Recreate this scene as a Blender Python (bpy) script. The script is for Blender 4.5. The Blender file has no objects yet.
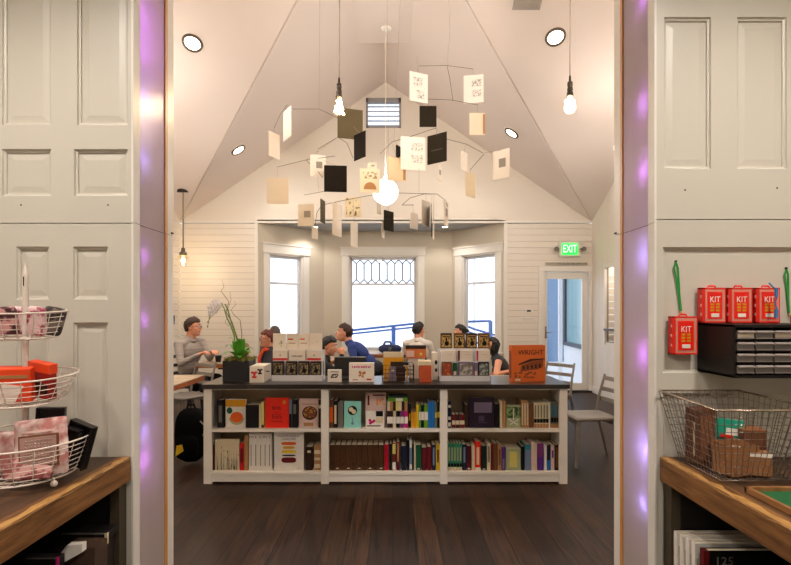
import bpy, math, random
import numpy as np
from mathutils import Vector, Matrix
random.seed(7)
C = bpy.context.scene.collection
PI = math.pi
F, CX, CY, EYE = 527.0, 393.0, 310.0, 1.5
def at(px, py, d): return Vector(((px-CX)/F*d, d, EYE-(py-CY)/F*d))
def X(px, d): return (px-CX)/F*d
def Z(py, d): return EYE-(py-CY)/F*d
def lin(c):
    return tuple(((v/255)/12.92 if v/255 <= .04045 else ((v/255+.055)/1.055)**2.4) for v in c)+(1,)
# ---------------------------------------------------------------- materials
MC = {}
def mat(name, col, rough=.5, metal=0, var=.08, scale=6, stretch=(1,1,1), bump=0, emit=0, trans=0, coat=0, spec=.5):
    if name in MC: return MC[name]
    m = bpy.data.materials.new(name); m.use_nodes = True
    nt = m.node_tree; b = nt.nodes['Principled BSDF']
    c = lin(col)
    tc = nt.nodes.new('ShaderNodeTexCoord'); mp = nt.nodes.new('ShaderNodeMapping'); mp.inputs['Scale'].default_value = stretch
    nz = nt.nodes.new('ShaderNodeTexNoise'); nz.inputs['Scale'].default_value = scale; nz.inputs['Detail'].default_value = 4
    nt.links.new(tc.outputs['Object'], mp.inputs[0]); nt.links.new(mp.outputs[0], nz.inputs['Vector'])
    mx = nt.nodes.new('ShaderNodeMix'); mx.data_type = 'RGBA'
    mx.inputs[6].default_value = tuple(max(0, v*(1-var)) for v in c[:3])+(1,)
    mx.inputs[7].default_value = tuple(min(1, v*(1+var)) for v in c[:3])+(1,)
    nt.links.new(nz.outputs['Fac'], mx.inputs[0]); nt.links.new(mx.outputs[2], b.inputs['Base Color'])
    b.inputs['Roughness'].default_value = rough; b.inputs['Metallic'].default_value = metal
    b.inputs['Specular IOR Level'].default_value = spec; b.inputs['Coat Weight'].default_value = coat
    if trans: b.inputs['Transmission Weight'].default_value = trans
    if emit:
        b.inputs['Emission Color'].default_value = c; b.inputs['Emission Strength'].default_value = emit
    if bump:
        bp = nt.nodes.new('ShaderNodeBump'); bp.inputs['Strength'].default_value = bump; bp.inputs['Distance'].default_value = .01
        nt.links.new(nz.outputs['Fac'], bp.inputs['Height']); nt.links.new(bp.outputs[0], b.inputs['Normal'])
    MC[name] = m; return m
def two_tone(name, c1, c2, scale=20, thr=.5, rough=.5, soft=.04, voronoi=False, stretch=(1,1,1)):
    """patterned surface: two colours split by noise or cells"""
    if name in MC: return MC[name]
    m = mat(name, c1, rough); nt = m.node_tree; b = nt.nodes['Principled BSDF']
    tc = nt.nodes.new('ShaderNodeTexCoord'); mp = nt.nodes.new('ShaderNodeMapping'); mp.inputs['Scale'].default_value = stretch
    nz = nt.nodes.new('ShaderNodeTexVoronoi' if voronoi else 'ShaderNodeTexNoise'); nz.inputs['Scale'].default_value = scale
    nt.links.new(tc.outputs['Object'], mp.inputs[0]); nt.links.new(mp.outputs[0], nz.inputs['Vector'])
    r = nt.nodes.new('ShaderNodeValToRGB'); r.color_ramp.elements[0].position = thr-soft; r.color_ramp.elements[1].position = thr+soft
    r.color_ramp.elements[0].color = lin(c1); r.color_ramp.elements[1].color = lin(c2)
    nt.links.new(nz.outputs[0], r.inputs[0]); nt.links.new(r.outputs[0], b.inputs['Base Color'])
    return m
def glass(name, tint=(1,1,1), gloss=.08, rough=.02):
    if name in MC: return MC[name]
    m = bpy.data.materials.new(name); m.use_nodes = True; nt = m.node_tree; nt.nodes.clear()
    o = nt.nodes.new('ShaderNodeOutputMaterial'); t = nt.nodes.new('ShaderNodeBsdfTransparent'); g = nt.nodes.new('ShaderNodeBsdfGlossy')
    x = nt.nodes.new('ShaderNodeMixShader'); x.inputs[0].default_value = gloss
    t.inputs[0].default_value = tuple(tint)+(1,); g.inputs['Roughness'].default_value = rough
    nt.links.new(t.outputs[0], x.inputs[1]); nt.links.new(g.outputs[0], x.inputs[2]); nt.links.new(x.outputs[0], o.inputs[0])
    MC[name] = m; return m
def wood(name, c1, c2, scale=(3,40,40), rough=.5, bump=.3, ringscale=1.0):
    if name in MC: return MC[name]
    m = mat(name, c1, rough); nt = m.node_tree; b = nt.nodes['Principled BSDF']
    tc = nt.nodes.new('ShaderNodeTexCoord'); mp = nt.nodes.new('ShaderNodeMapping'); mp.inputs['Scale'].default_value = scale
    nz = nt.nodes.new('ShaderNodeTexNoise'); nz.inputs['Scale'].default_value = ringscale; nz.inputs['Detail'].default_value = 8; nz.inputs['Roughness'].default_value = .65
    nz.inputs['Distortion'].default_value = .6
    nt.links.new(tc.outputs['Object'], mp.inputs[0]); nt.links.new(mp.outputs[0], nz.inputs['Vector'])
    r = nt.nodes.new('ShaderNodeValToRGB'); r.color_ramp.elements[0].position = .35; r.color_ramp.elements[1].position = .66
    r.color_ramp.elements[0].color = lin(c1); r.color_ramp.elements[1].color = lin(c2)
    nt.links.new(nz.outputs['Fac'], r.inputs[0]); nt.links.new(r.outputs[0], b.inputs['Base Color'])
    bp = nt.nodes.new('ShaderNodeBump'); bp.inputs['Strength'].default_value = bump; bp.inputs['Distance'].default_value = .004
    nt.links.new(nz.outputs['Fac'], bp.inputs['Height']); nt.links.new(bp.outputs[0], b.inputs['Normal'])
    return m
# ---------------------------------------------------------------- mesh builder
class MB:
    def __init__(s, off=(0,0,0)):
        s.v = []; s.f = []; s.m = []; s.sm = []; s.off = Vector(off); s.M = None
    def _add(s, vs, fs, mi=0, smooth=False):
        n = len(s.v)
        for p in vs:
            p = Vector(p)
            if s.M is not None: p = s.M @ p
            s.v.append(p-s.off)
        for f in fs: s.f.append([n+i for i in f]); s.m.append(mi); s.sm.append(smooth)
        return s
    def boxb(s, x0, x1, y0, y1, z0, z1, mi=0):
        vs = [(x,y,z) for x in (x0,x1) for y in (y0,y1) for z in (z0,z1)]
        return s._add(vs, [(0,1,3,2),(4,6,7,5),(0,4,5,1),(2,3,7,6),(0,2,6,4),(1,5,7,3)], mi)
    def box(s, c, d, mi=0, R=None):
        vs = []
        for x in (-.5,.5):
            for y in (-.5,.5):
                for z in (-.5,.5):
                    p = Vector((x*d[0], y*d[1], z*d[2]))
                    if R is not None: p = R @ p
                    vs.append(Vector(c)+p)
        return s._add(vs, [(0,1,3,2),(4,6,7,5),(0,4,5,1),(2,3,7,6),(0,2,6,4),(1,5,7,3)], mi)
    def rings(s, rings, mi=0, caps=True, smooth=True, closed=False):
        n = len(rings[0]); vs = [p for r in rings for p in r]; fs = []
        k = len(rings)
        for i in range(k if closed else k-1):
            a, b = i*n, ((i+1) % k)*n
            for j in range(n): fs.append((a+j, a+(j+1) % n, b+(j+1) % n, b+j))
        s._add(vs, fs, mi, smooth)
        if caps and not closed:
            s._add(rings[0], [tuple(range(n))[::-1]], mi); s._add(rings[-1], [tuple(range(n))], mi)
        return s
    def tube(s, pts, r=.01, n=8, mi=0, r1=None, caps=True):
        pts = [Vector(p) for p in pts]; R = []; up = None
        for i, p in enumerate(pts):
            t = (pts[min(i+1, len(pts)-1)]-pts[max(i-1, 0)])
            if t.length < 1e-9: t = Vector((0,0,1))
            t.normalize()
            if up is None:
                up = Vector((0,0,1)) if abs(t.z) < .9 else Vector((1,0,0))
            u = (up-t*up.dot(t))
            if u.length < 1e-6: u = t.orthogonal()
            u.normalize(); w = t.cross(u); up = u
            rr = r[i] if isinstance(r, (list, tuple)) else (r if r1 is None else r+(r1-r)*i/max(1, len(pts)-1))
            R.append([p+u*math.cos(2*PI*j/n)*rr+w*math.sin(2*PI*j/n)*rr for j in range(n)])
        return s.rings(R, mi, caps)
    def loop(s, pts, r=.004, n=6, mi=0):
        pts = [Vector(p) for p in pts]; R = []; k = len(pts)
        nrm = Vector((0,0,0))
        for i in range(k): nrm += pts[i].cross(pts[(i+1) % k])
        nrm = nrm.normalized() if nrm.length > 1e-9 else Vector((0,0,1))
        for i, p in enumerate(pts):
            t = (pts[(i+1) % k]-pts[i-1]).normalized(); u = nrm; w = t.cross(u).normalized(); u = w.cross(t)
            R.append([p+u*math.cos(2*PI*j/n)*r+w*math.sin(2*PI*j/n)*r for j in range(n)])
        return s.rings(R, mi, closed=True)
    def cyl(s, p0, p1, r0, r1=None, n=20, mi=0): return s.tube([p0, p1], r0, n, mi, r0 if r1 is None else r1)
    def lathe(s, prof, c=(0,0,0), n=24, mi=0, R=None, caps=False):
        c = Vector(c); rg = []
        for r, z in prof:
            ring = []
            for j in range(n):
                p = Vector((max(r, 1e-4)*math.cos(2*PI*j/n), max(r, 1e-4)*math.sin(2*PI*j/n), z))
                if R is not None: p = R @ p
                ring.append(c+p)
            rg.append(ring)
        return s.rings(rg, mi, caps)
    def ell(s, c, r, n=16, mi=0, R=None, e=1.0, e2=1.0):
        if not isinstance(r, (tuple, list)): r = (r,r,r)
        def sp(v, k): return math.copysign(abs(v)**k, v)
        rg = []
        for i in range(n//2+1):
            a = -PI/2+PI*i/(n//2)
            ca = max(math.cos(a), 1e-3); ring = []
            for j in range(n):
                b = 2*PI*j/n
                p = Vector((r[0]*sp(ca,e2)*sp(math.cos(b),e), r[1]*sp(ca,e2)*sp(math.sin(b),e), r[2]*sp(math.sin(a),e2)))
                if R is not None: p = R @ p
                ring.append(Vector(c)+p)
            rg.append(ring)
        return s.rings(rg, mi)
    def capsule(s, a, b, ra, rb, n=12, mi=0):
        a = Vector(a); b = Vector(b); t = (b-a)
        L = t.length; t = t.normalized() if L > 1e-9 else Vector((0,0,1))
        pts = []; rs = []
        for k in range(5):
            an = PI/2*(1-k/4); pts.append(a-t*ra*math.sin(an)); rs.append(max(1e-3, ra*math.cos(an)))
        for k in range(5):
            an = PI/2*k/4; pts.append(b+t*rb*math.sin(an)); rs.append(max(1e-3, rb*math.cos(an)))
        return s.tube(pts, rs, n, mi)
    def prism(s, poly, y0, y1, mi=0, axis='y'):
        n = len(poly)
        f = (lambda a, b, t: (a, t, b)) if axis == 'y' else ((lambda a, b, t: (a, b, t)) if axis == 'z' else (lambda a, b, t: (t, a, b)))
        vs = [f(a, b, y0) for a, b in poly]+[f(a, b, y1) for a, b in poly]
        fs = [tuple(range(n)), tuple(range(n, 2*n))[::-1]]+[(i, i+n, (i+1) % n+n, (i+1) % n) for i in range(n)]
        return s._add(vs, fs, mi)
    def text(s, body, size, Mx, depth=.0015, mi=0, align='CENTER', sx=1):
        cu = bpy.data.curves.new('t', 'FONT'); cu.body = body; cu.size = size; cu.extrude = depth; cu.align_x = align; cu.align_y = 'CENTER'; cu.resolution_u = 2
        ob = bpy.data.objects.new('t', cu); C.objects.link(ob)
        bpy.context.view_layer.update()
        me = ob.evaluated_get(bpy.context.evaluated_depsgraph_get()).to_mesh()
        s._add([Mx @ Vector((v.co.x*sx, v.co.y, v.co.z)) for v in me.vertices], [tuple(p.vertices) for p in me.polygons], mi)
        bpy.data.objects.remove(ob); bpy.data.curves.remove(cu)
        return s
    def build(s, name, mats, parent=None, bev=0, kind=None, solid=0, sub=0):
        me = bpy.data.meshes.new(name); me.from_pydata(s.v, [], s.f)
        if not isinstance(mats, (list, tuple)): mats = [mats]
        for m in mats: me.materials.append(m)
        me.polygons.foreach_set('material_index', s.m); me.polygons.foreach_set('use_smooth', s.sm)
        me.update(); me.validate()
        import bmesh
        bm = bmesh.new(); bm.from_mesh(me); bmesh.ops.recalc_face_normals(bm, faces=bm.faces); bm.to_mesh(me); bm.free()
        o = bpy.data.objects.new(name, me); C.objects.link(o)
        if parent is not None: o.parent = parent
        if bev:
            md = o.modifiers.new('bevel', 'BEVEL'); md.width = bev; md.segments = 2; md.limit_method = 'ANGLE'
        if solid:
            md = o.modifiers.new('solid', 'SOLIDIFY'); md.thickness = solid; md.offset = 0
        if sub:
            md = o.modifiers.new('sub', 'SUBSURF'); md.levels = sub; md.render_levels = sub
        if kind: o['kind'] = kind
        return o
def dashes(mb, x0, x1, z0, z1, n, y=-.001, seed=1):
    rr = random.Random(seed); w = (x1-x0)/n
    for k in range(n): mb.boxb(x0+k*w, x0+k*w+w*rr.uniform(.45,.8), y-.0005, y+.001, z0, z0+(z1-z0)*rr.uniform(.75,1))
    return mb
TEXTM = Matrix(((1,0,0,0),(0,0,-1,0),(0,1,0,0),(0,0,0,1)))   # text readable when seen looking along +Y
def face(x, y, z): return Matrix.Translation((x, y, z)) @ TEXTM
def thing(name, label, cat, loc=(0,0,0), rz=0, group=None):
    o = bpy.data.objects.new(name, None); C.objects.link(o); o.empty_display_size = .1
    o.location = loc; o.rotation_euler = (0,0,rz); o['label'] = label; o['category'] = cat
    if group: o['group'] = group
    return o
def tag(o, label, cat, group=None, kind=None):
    o['label'] = label; o['category'] = cat
    if group: o['group'] = group
    if kind: o['kind'] = kind
    return o
def struct(name, mb, m, parent=None, **k): return mb.build(name, m, parent, kind=('structure' if parent is None else None), **k)
def sroot(name, loc=(0,0,0), rz=0):
    o = bpy.data.objects.new(name, None); C.objects.link(o); o.location = loc; o.rotation_euler = (0,0,rz); o['kind'] = 'structure'; return o
def dup(root, loc, rz=0, label=None):
    r = root.copy(); C.objects.link(r); r.location = loc; r.rotation_euler = (0,0,rz)
    if label: r['label'] = label
    for ch in list(root.children):
        c = ch.copy(); C.objects.link(c); c.parent = r
        for g in list(ch.children):
            d = g.copy(); C.objects.link(d); d.parent = c
    return r
def lamp(name, kind, loc, energy, col=(1,.85,.68), size=.1, rot=None, spot=None, blend=.5):
    l = bpy.data.lights.new(name, kind); l.energy = energy; l.color = col
    if kind == 'AREA': l.shape = 'DISK'; l.size = size
    elif kind != 'SUN': l.shadow_soft_size = size
    if kind == 'SPOT': l.spot_size = spot or 2.4; l.spot_blend = blend
    o = bpy.data.objects.new(name, l); C.objects.link(o); o.location = loc
    if rot is not None: o.rotation_euler = rot
    return o
WARM = (1,.915,.84)
# ================================================================ ROOM
white_wall = mat('cream_paint', (230,222,210), .45, var=.02, scale=3)
ceil_paint = mat('ceiling_paint', (232,220,213), .7, var=.02, scale=2)
trim_white = mat('white_trim_paint', (232,228,220), .35, var=.02)
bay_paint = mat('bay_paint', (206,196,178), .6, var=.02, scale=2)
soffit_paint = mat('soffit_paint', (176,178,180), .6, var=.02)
door_paint = mat('door_paint', (204,198,184), .38, var=.025, scale=2.5, bump=.02)
dark_metal = mat('dark_metal', (50,45,42), .4, .7)
groove_dark = mat('groove_shadow_gap', (150,140,124), .8)
clear = glass('window_glass', (.97,.98,1), .04)

def floor_mat():
    m = bpy.data.materials.new('dark_oak_planks'); m.use_nodes = True; nt = m.node_tree; b = nt.nodes['Principled BSDF']
    N = nt.nodes.new; L = nt.links.new
    tc = N('ShaderNodeTexCoord'); mp = N('ShaderNodeMapping'); mp.inputs['Rotation'].default_value = (0,0,PI/2)
    L(tc.outputs['Object'], mp.inputs[0])
    br = N('ShaderNodeTexBrick'); br.offset = .37; br.inputs['Scale'].default_value = 1
    br.inputs['Brick Width'].default_value = 2.1; br.inputs['Row Height'].default_value = .15; br.inputs['Mortar Size'].default_value = .004
    br.inputs['Color1'].default_value = (0,0,0,1); br.inputs['Color2'].default_value = (1,1,1,1); br.inputs['Mortar'].default_value = (.5,.5,.5,1)
    L(mp.outputs[0], br.inputs['Vector'])
    # per plank offset drives grain
    sc = N('ShaderNodeVectorMath'); sc.operation = 'MULTIPLY'; sc.inputs[1].default_value = (1.6, 26, 1); L(mp.outputs[0], sc.inputs[0])
    ad = N('ShaderNodeVectorMath'); ad.operation = 'ADD'; L(sc.outputs[0], ad.inputs[0])
    ml = N('ShaderNodeVectorMath'); ml.operation = 'SCALE'; ml.inputs['Scale'].default_value = 9; L(br.outputs['Color'], ml.inputs[0]); L(ml.outputs[0], ad.inputs[1])
    nz = N('ShaderNodeTexNoise'); nz.inputs['Scale'].default_value = 1.3; nz.inputs['Detail'].default_value = 8; nz.inputs['Roughness'].default_value = .6; nz.inputs['Distortion'].default_value = 1.0
    L(ad.outputs[0], nz.inputs['Vector'])
    r = N('ShaderNodeValToRGB'); r.color_ramp.elements[0].position = .32; r.color_ramp.elements[0].color = lin((15,8,5)); r.color_ramp.elements[1].position = .72; r.color_ramp.elements[1].color = lin((66,42,27))
    L(nz.outputs['Fac'], r.inputs[0])
    hs = N('ShaderNodeHueSaturation'); vr = N('ShaderNodeMapRange'); vr.inputs[3].default_value = .55; vr.inputs[4].default_value = 1.5
    L(br.outputs['Color'], vr.inputs[0]); L(vr.outputs[0], hs.inputs['Value']); L(r.outputs[0], hs.inputs['Color'])
    mx = N('ShaderNodeMix'); mx.data_type = 'RGBA'; mx.inputs[7].default_value = lin((8,5,4)); L(br.outputs['Fac'], mx.inputs[0]); L(hs.outputs[0], mx.inputs[6])
    L(mx.outputs[2], b.inputs['Base Color'])
    rr = N('ShaderNodeMapRange'); rr.inputs[3].default_value = .38; rr.inputs[4].default_value = .55; L(nz.outputs['Fac'], rr.inputs[0]); L(rr.outputs[0], b.inputs['Roughness'])
    bp = N('ShaderNodeBump'); bp.inputs['Strength'].default_value = .25; bp.inputs['Distance'].default_value = .004; L(nz.outputs['Fac'], bp.inputs['Height']); L(bp.outputs[0], b.inputs['Normal'])
    b.inputs['Specular IOR Level'].default_value = .22
    return m
struct('floor', MB().boxb(-4.05,3.8,-2.4,10.9,-.1,0), floor_mat())

XL, XR, YB, XM = -3.9, 3.64, 9.64, -.13
ZE, ZR, YR = 3.15, 5.70, 4.736
def ceil_z(x, y):
    A = ZE+.676*min(x-XL, XR-x); B = ZE+.52*min(YB-y, 99)
    if y < YR: B = ZR-.52*(YR-y)
    return min(ZR, max(A, B))
mb = MB()
a = (XL,YB,ZE); b_ = (XM,YB,ZR); c_ = (XM,YR,ZR); d_ = (XL,YR,ZR); e_ = (XR,YB,ZE); f_ = (XR,YR,ZR)
g_ = (XL,2.75,ZR-.52*(YR-2.75)); h_ = (XR,2.75,ZR-.52*(YR-2.75))
mb._add([a,b_,c_], [(0,1,2)]); mb._add([a,c_,d_], [(0,1,2)]); mb._add([e_,c_,b_], [(0,1,2)]); mb._add([e_,f_,c_], [(0,1,2)])
mb._add([d_,f_,h_,g_], [(0,1,2,3)])
o = struct('ceiling', mb, ceil_paint, solid=.06)
# flat drywall pad at the ridge
struct('trim_1', MB().boxb(XM-.42,XM+.42,6.6,7.7,5.40,5.46), ceil_paint)

def planks(mb, x0, x1, z0, z1, y, pitch=.115, gap=.005, t=.02, front=-1):
    """horizontal shiplap boards facing -Y at plane y"""
    mb.boxb(x0, x1, y+.02, y+.15, z0, z1, 1)
    z = z0
    while z < z1-.01:
        zt = min(z+pitch-gap, z1); mb.boxb(x0, x1, y, y+.022, z, zt, 0); z += pitch
wb = MB()
planks(wb, XL, -2.49, 0, 3.08, YB)
planks(wb, 2.05, 2.66, 0, 3.08, YB); planks(wb, 2.66, XR, 2.30, 3.08, YB)
wb.boxb(XL, XR, YB+.0, YB+.15, 3.10, 3.15, 0)
wb.boxb(-2.49, 2.05, YB, YB+.15, 3.096, 3.15, 0)
# smooth gable
vx0, vx1, vz0, vz1 = X(366,YB), X(401,YB), Z(128,YB), Z(98,YB)
def gz(x): return ZE+.676*min(x-XL, XR-x)
wb.prism([(XL,ZE),(vx0,ZE),(vx0,gz(vx0))], YB, YB+.15, 0)
wb.prism([(XR,ZE),(vx1,gz(vx1)),(vx1,ZE)], YB, YB+.15, 0)
wb.prism([(vx0,ZE),(vx1,ZE),(vx1,vz0),(vx0,vz0)], YB, YB+.15, 0)
wb.prism([(vx0,vz1),(vx1,vz1),(vx1,gz(vx1)),(XM,ZR),(vx0,gz(vx0))], YB, YB+.15, 0)
struct('wall_back', wb, [white_wall, groove_dark])
struct('trim_2', MB().boxb(XL,XR,YB-.022,YB,3.09,3.125).boxb(-2.53,-2.47,YB-.015,YB+.02,0,3.09).boxb(2.03,2.09,YB-.015,YB+.02,0,3.09), trim_white, bev=.003)
# gable louvre window
w = sroot('window_1', ((vx0+vx1)/2, YB, vz0)); wo = w.location
m_ = MB(wo)
for k in range(2): m_.boxb(vx0 if k == 0 else vx1-.035, vx0+.035 if k == 0 else vx1, YB-.01, YB+.1, vz0, vz1)
m_.boxb(vx0, vx1, YB-.01, YB+.1, vz1-.08, vz1).boxb(vx0, vx1, YB-.01, YB+.1, vz0, vz0+.03)
m_.build('frame', mat('window_grey_paint', (150,148,150), .5), w)
m_ = MB(wo)
for k in range(5):
    z = vz0+.06+k*(vz1-vz0-.15)/4.6
    m_.box(((vx0+vx1)/2, YB+.05, z), (vx1-vx0-.07, .07, .012), R=Matrix.Rotation(.6,3,'X'))
m_.build('louvre_slats', mat('louvre_blue_grey', (165,170,182), .4), w)
MB(wo).boxb(vx0+.03, vx1-.03, YB+.11, YB+.115, vz0+.03, vz1-.03).build('pane', clear, w)

# side walls of the back room
def vplanks(mb, x, sgn, y0, y1, zf, z0=0, pitch=.13, gap=.007):
    y = y0
    while y < y1-.005:
        ye = min(y+pitch-gap, y1)
        za, zb = zf(y), zf(ye)
        xs = (x, x+sgn*.02)
        mb._add([(xs[0],y,z0),(xs[0],ye,z0),(xs[0],ye,zb),(xs[0],y,za),(xs[1],y,z0),(xs[1],ye,z0),(xs[1],ye,zb),(xs[1],y,za)],
                [(0,1,2,3),(4,7,6,5),(0,4,5,1),(2,6,7,3),(0,3,7,4),(1,5,6,2)], 0)
        y += pitch
def sidez(y): return (ZE+.52*(YB-y) if y > YR else ZR-.52*(YR-y))
nx0, nx1, nz0, nz1 = 8.55, 9.02, .95, 2.22   # pass-through in the right wall
wr = MB()
vplanks(wr, XR, 1, 2.76, nx0, sidez); vplanks(wr, XR, 1, nx1, YB, sidez); vplanks(wr, XR, 1, nx0, nx1, sidez, nz1); vplanks(wr, XR, 1, nx0, nx1, lambda y: nz0)
wr.prism([(2.76,0),(nx0,0),(nx0,sidez(nx0)),(YR,ZR),(2.76,sidez(2.76))], XR+.02, XR+.05, 1, 'x')
wr.prism([(nx1,0),(YB,0),(YB,sidez(YB)),(nx1,sidez(nx1))], XR+.02, XR+.05, 1, 'x')
wr.boxb(XR+.02, XR+.05, nx0, nx1, 0, nz0, 1); wr.prism([(nx0,nz1),(nx1,nz1),(nx1,sidez(nx1)),(nx0,sidez(nx0))], XR+.02, XR+.05, 1, 'x')
struct('wall_right', wr, [white_wall, groove_dark])
alc = MB()
alc.boxb(XR+.9, XR+.92, nx0-.3, nx1+.5, .5, 2.6)
z = .5
while z < 2.5:
    alc.boxb(XR+.05, XR+.92, nx1+.16, nx1+.18, z, z+.11); z += .115
alc.boxb(XR+.05, XR+.92, nx0-.3, nx0-.28, .5, 2.6).boxb(XR+.05, XR+.92, nx0-.3, nx1+.2, 2.58, 2.6).boxb(XR+.05, XR+.92, nx0-.3, nx1+.2, .5, .52)
struct('wall_alcove', alc, white_wall)
struct('trim_3', MB().boxb(XR-.02,XR-.001,nx0-.06,nx0,nz0-.03,nz1+.06).boxb(XR-.02,XR-.001,nx1,nx1+.06,nz0-.03,nz1+.06).boxb(XR-.02,XR-.001,nx0,nx1,nz1,nz1+.06), trim_white)
struct('trim_4', MB().boxb(XR-.04,XR+.4,nx0+.001,nx1-.001,nz0+.2,nz0+.23), mat('dark_sill', (60,52,48), .4))
wl = MB()
wl.prism([(2.76,0),(YB,0),(YB,sidez(YB)),(YR,ZR),(2.76,sidez(2.76))], XL-.14, XL-.02, 1, 'x')
z = 0
while z < 3.1:
    wl.boxb(XL-.02, XL, 2.76, YB, z, z+.11, 0); z += .115
wl.prism([(2.76,3.105),(YB,3.105),(YB,sidez(YB)),(YR,ZR),(2.76,sidez(2.76))], XL-.02, XL, 0, 'x')
struct('wall_left', wl, [white_wall, groove_dark])
struct('baseboard_back', MB().boxb(XL,-2.54,YB-.015,YB,0,.12).boxb(2.1,2.64,YB-.015,YB,0,.12), trim_white)
struct('baseboard_right', MB().boxb(XR-.015,XR,2.8,YB-.02,0,.12), trim_white)
struct('baseboard_left', MB().boxb(XL,XL+.015,2.8,YB-.02,0,.12), trim_white)

# ---------------- bay
BZ = 3.096
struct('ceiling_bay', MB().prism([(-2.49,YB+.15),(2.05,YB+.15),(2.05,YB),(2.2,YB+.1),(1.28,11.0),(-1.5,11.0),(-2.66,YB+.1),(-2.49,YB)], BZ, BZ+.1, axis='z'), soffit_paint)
def seg_wall(name, p0, p1, op, win_name, lattice=False, mull=None):
    p0 = Vector((p0[0],p0[1],0)); p1 = Vector((p1[0],p1[1],0)); L = (p1-p0).length; ang = math.atan2(p1.y-p0.y, p1.x-p0.x)
    u0,u1,z0,z1,tu0,tu1,tz = op
    t = .14; R = Matrix.Translation(p0) @ Matrix.Rotation(ang, 4, 'Z')
    w_ = MB(); w_.M = R
    w_.boxb(0,u0,0,t,0,BZ).boxb(u1,L,0,t,0,BZ).boxb(u0,u1,0,t,0,z0).boxb(u0,u1,0,t,z1,BZ)
    struct(name, w_, bay_paint)
    r = sroot(win_name, p0, ang)
    c = MB()
    c.boxb(tu0,u0,-.022,0,z0-.12,z1).boxb(u1,tu1,-.022,0,z0-.12,z1)
    c.boxb(tu0-.02,tu1+.02,-.035,0,z1,tz).boxb(tu0-.035,tu1+.035,-.05,0,tz,tz+.03)
    c.boxb(u0,u0+.03,0,.12,z0,z1).boxb(u1-.03,u1,0,.12,z0,z1).boxb(u0,u1,0,.12,z1-.03,z1)
    c.build('casing', trim_white, r, bev=.003)
    MB().boxb(tu0-.03,tu1+.03,-.07,.12,z0-.03,z0).boxb(tu0,tu1,-.02,0,z0-.12,z0-.03).build('sill', trim_white, r, bev=.003)
    s_ = MB(); zm = z0+(z1-z0)*(.70)
    s_.boxb(u0+.03,u0+.07,.06,.1,z0,z1-.03).boxb(u1-.07,u1-.03,.06,.1,z0,z1-.03).boxb(u0+.03,u1-.03,.06,.1,z1-.075,z1-.03).boxb(u0+.03,u1-.03,.06,.1,z0,z0+.06)
    s_.boxb(u0+.03,u1-.03,.05,.1,zm-.02,zm+.02)
    s_.build('sash', mat('sash_paint', (215,215,218), .4), r)
    if mull: MB().boxb(mull-.006,mull+.006,.085,.095,z0,z1-.05).build('mullion', mat('lead_came', (150,150,155), .4), r)
    MB().boxb(u0+.05,u1-.05,.078,.082,z0+.02,z1-.04).build('pane', clear, r)
    if lattice:
        l = MB(); a0, a1 = u0+.07, u1-.07; n = 8; pw = (a1-a0)/n; za, zb = zm+.02, z1-.075; q = (zb-za)*.16
        for k in range(n+1):
            xk = a0+k*pw
            if 0 < k < n: pass
            xm = xk+pw/2
            if k < n:
                l.tube([(xm,.09,za+q),(xm,.09,zb-q)], .013, 5)
                for (ax, az, bx, bz) in ((xm,zb-q,xk,zb),(xm,zb-q,xk+pw,zb),(xm,za+q,xk,za),(xm,za+q,xk+pw,za)): l.tube([(ax,.09,az),(bx,.09,bz)], .012, 5)
        l.build('leaded_lattice', mat('lattice_grey', (70,70,74), .5), r)
    return r
seg_wall('wall_bay_left', (-2.49,YB), (-1.40,10.71), (.25,1.01,.72,2.56,.13,1.15,2.72), 'window_2')
seg_wall('wall_bay_centre', (-1.40,10.71), (1.20,10.71), (.50,1.90,.68,2.60,.36,2.04,2.75), 'window_3', lattice=True)
seg_wall('wall_bay_right', (1.20,10.71), (2.05,YB), (.29,1.15,.72,2.58,.10,1.29,2.72), 'window_4', mull=.52)
for i, (px, py) in enumerate(((315,229),(445,228.5))):
    d = 10.1; t = thing('soffit_downlight', 'small round downlight in the bay soffit, '+('left' if i == 0 else 'right')+' one', 'ceiling light', (X(px,d), d, BZ))
    MB().lathe([(.0,-.004),(.05,-.004),(.07,-.006),(.08,0)]).build('trim_ring', trim_white, t)
    MB().lathe([(.0,-.008),(.048,-.008),(.048,-.004)]).build('lens', mat('lamp_lens', (255,236,205), .5, emit=12), t)
    lamp('downlight_lamp', 'SPOT', (X(px,d), d, BZ-.03), 22, WARM, .05, (0,0,0), 2.4)

# ---------------- exit door (door_1) in back wall
dr = sroot('door_1', ((2.72+3.60)/2, YB, 0)); q = dr.location
MB(q).boxb(2.66,2.76,YB-.03,YB+.12,0,2.26).boxb(3.58,XR-.004,YB-.03,YB+.12,0,2.26).boxb(2.665,XR-.003,YB-.034,YB+.115,2.2,2.3).build('door_frame', trim_white, dr, bev=.004)
MB(q).boxb(2.77,2.83,YB+.02,YB+.07,.03,2.19).boxb(3.47,3.57,YB+.02,YB+.07,.03,2.19).boxb(2.83,3.47,YB+.02,YB+.07,.03,.16).boxb(2.83,3.47,YB+.02,YB+.07,2.07,2.19).build('door_leaf', trim_white, dr, bev=.004)
MB(q).boxb(2.83,3.47,YB+.043,YB+.047,.16,2.07).build('pane', clear, dr)
h = MB(q).boxb(2.785,2.815,YB-.0,YB+.02,1.02,1.2); h.tube([(2.80,YB+.0,1.1),(2.80,YB-.05,1.1),(2.90,YB-.05,1.1)], .011, 8); h.cyl((2.8,YB+.02,1.0),(2.8,YB-.01,1.0),.02)
h.build('handle', mat('brushed_steel', (150,148,145), .3, .9), dr)
MB(q).boxb(2.70,3.62,YB-.06,YB+.12,0,.03).build('threshold', mat('threshold_dark', (45,40,38), .5), dr)
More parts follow.
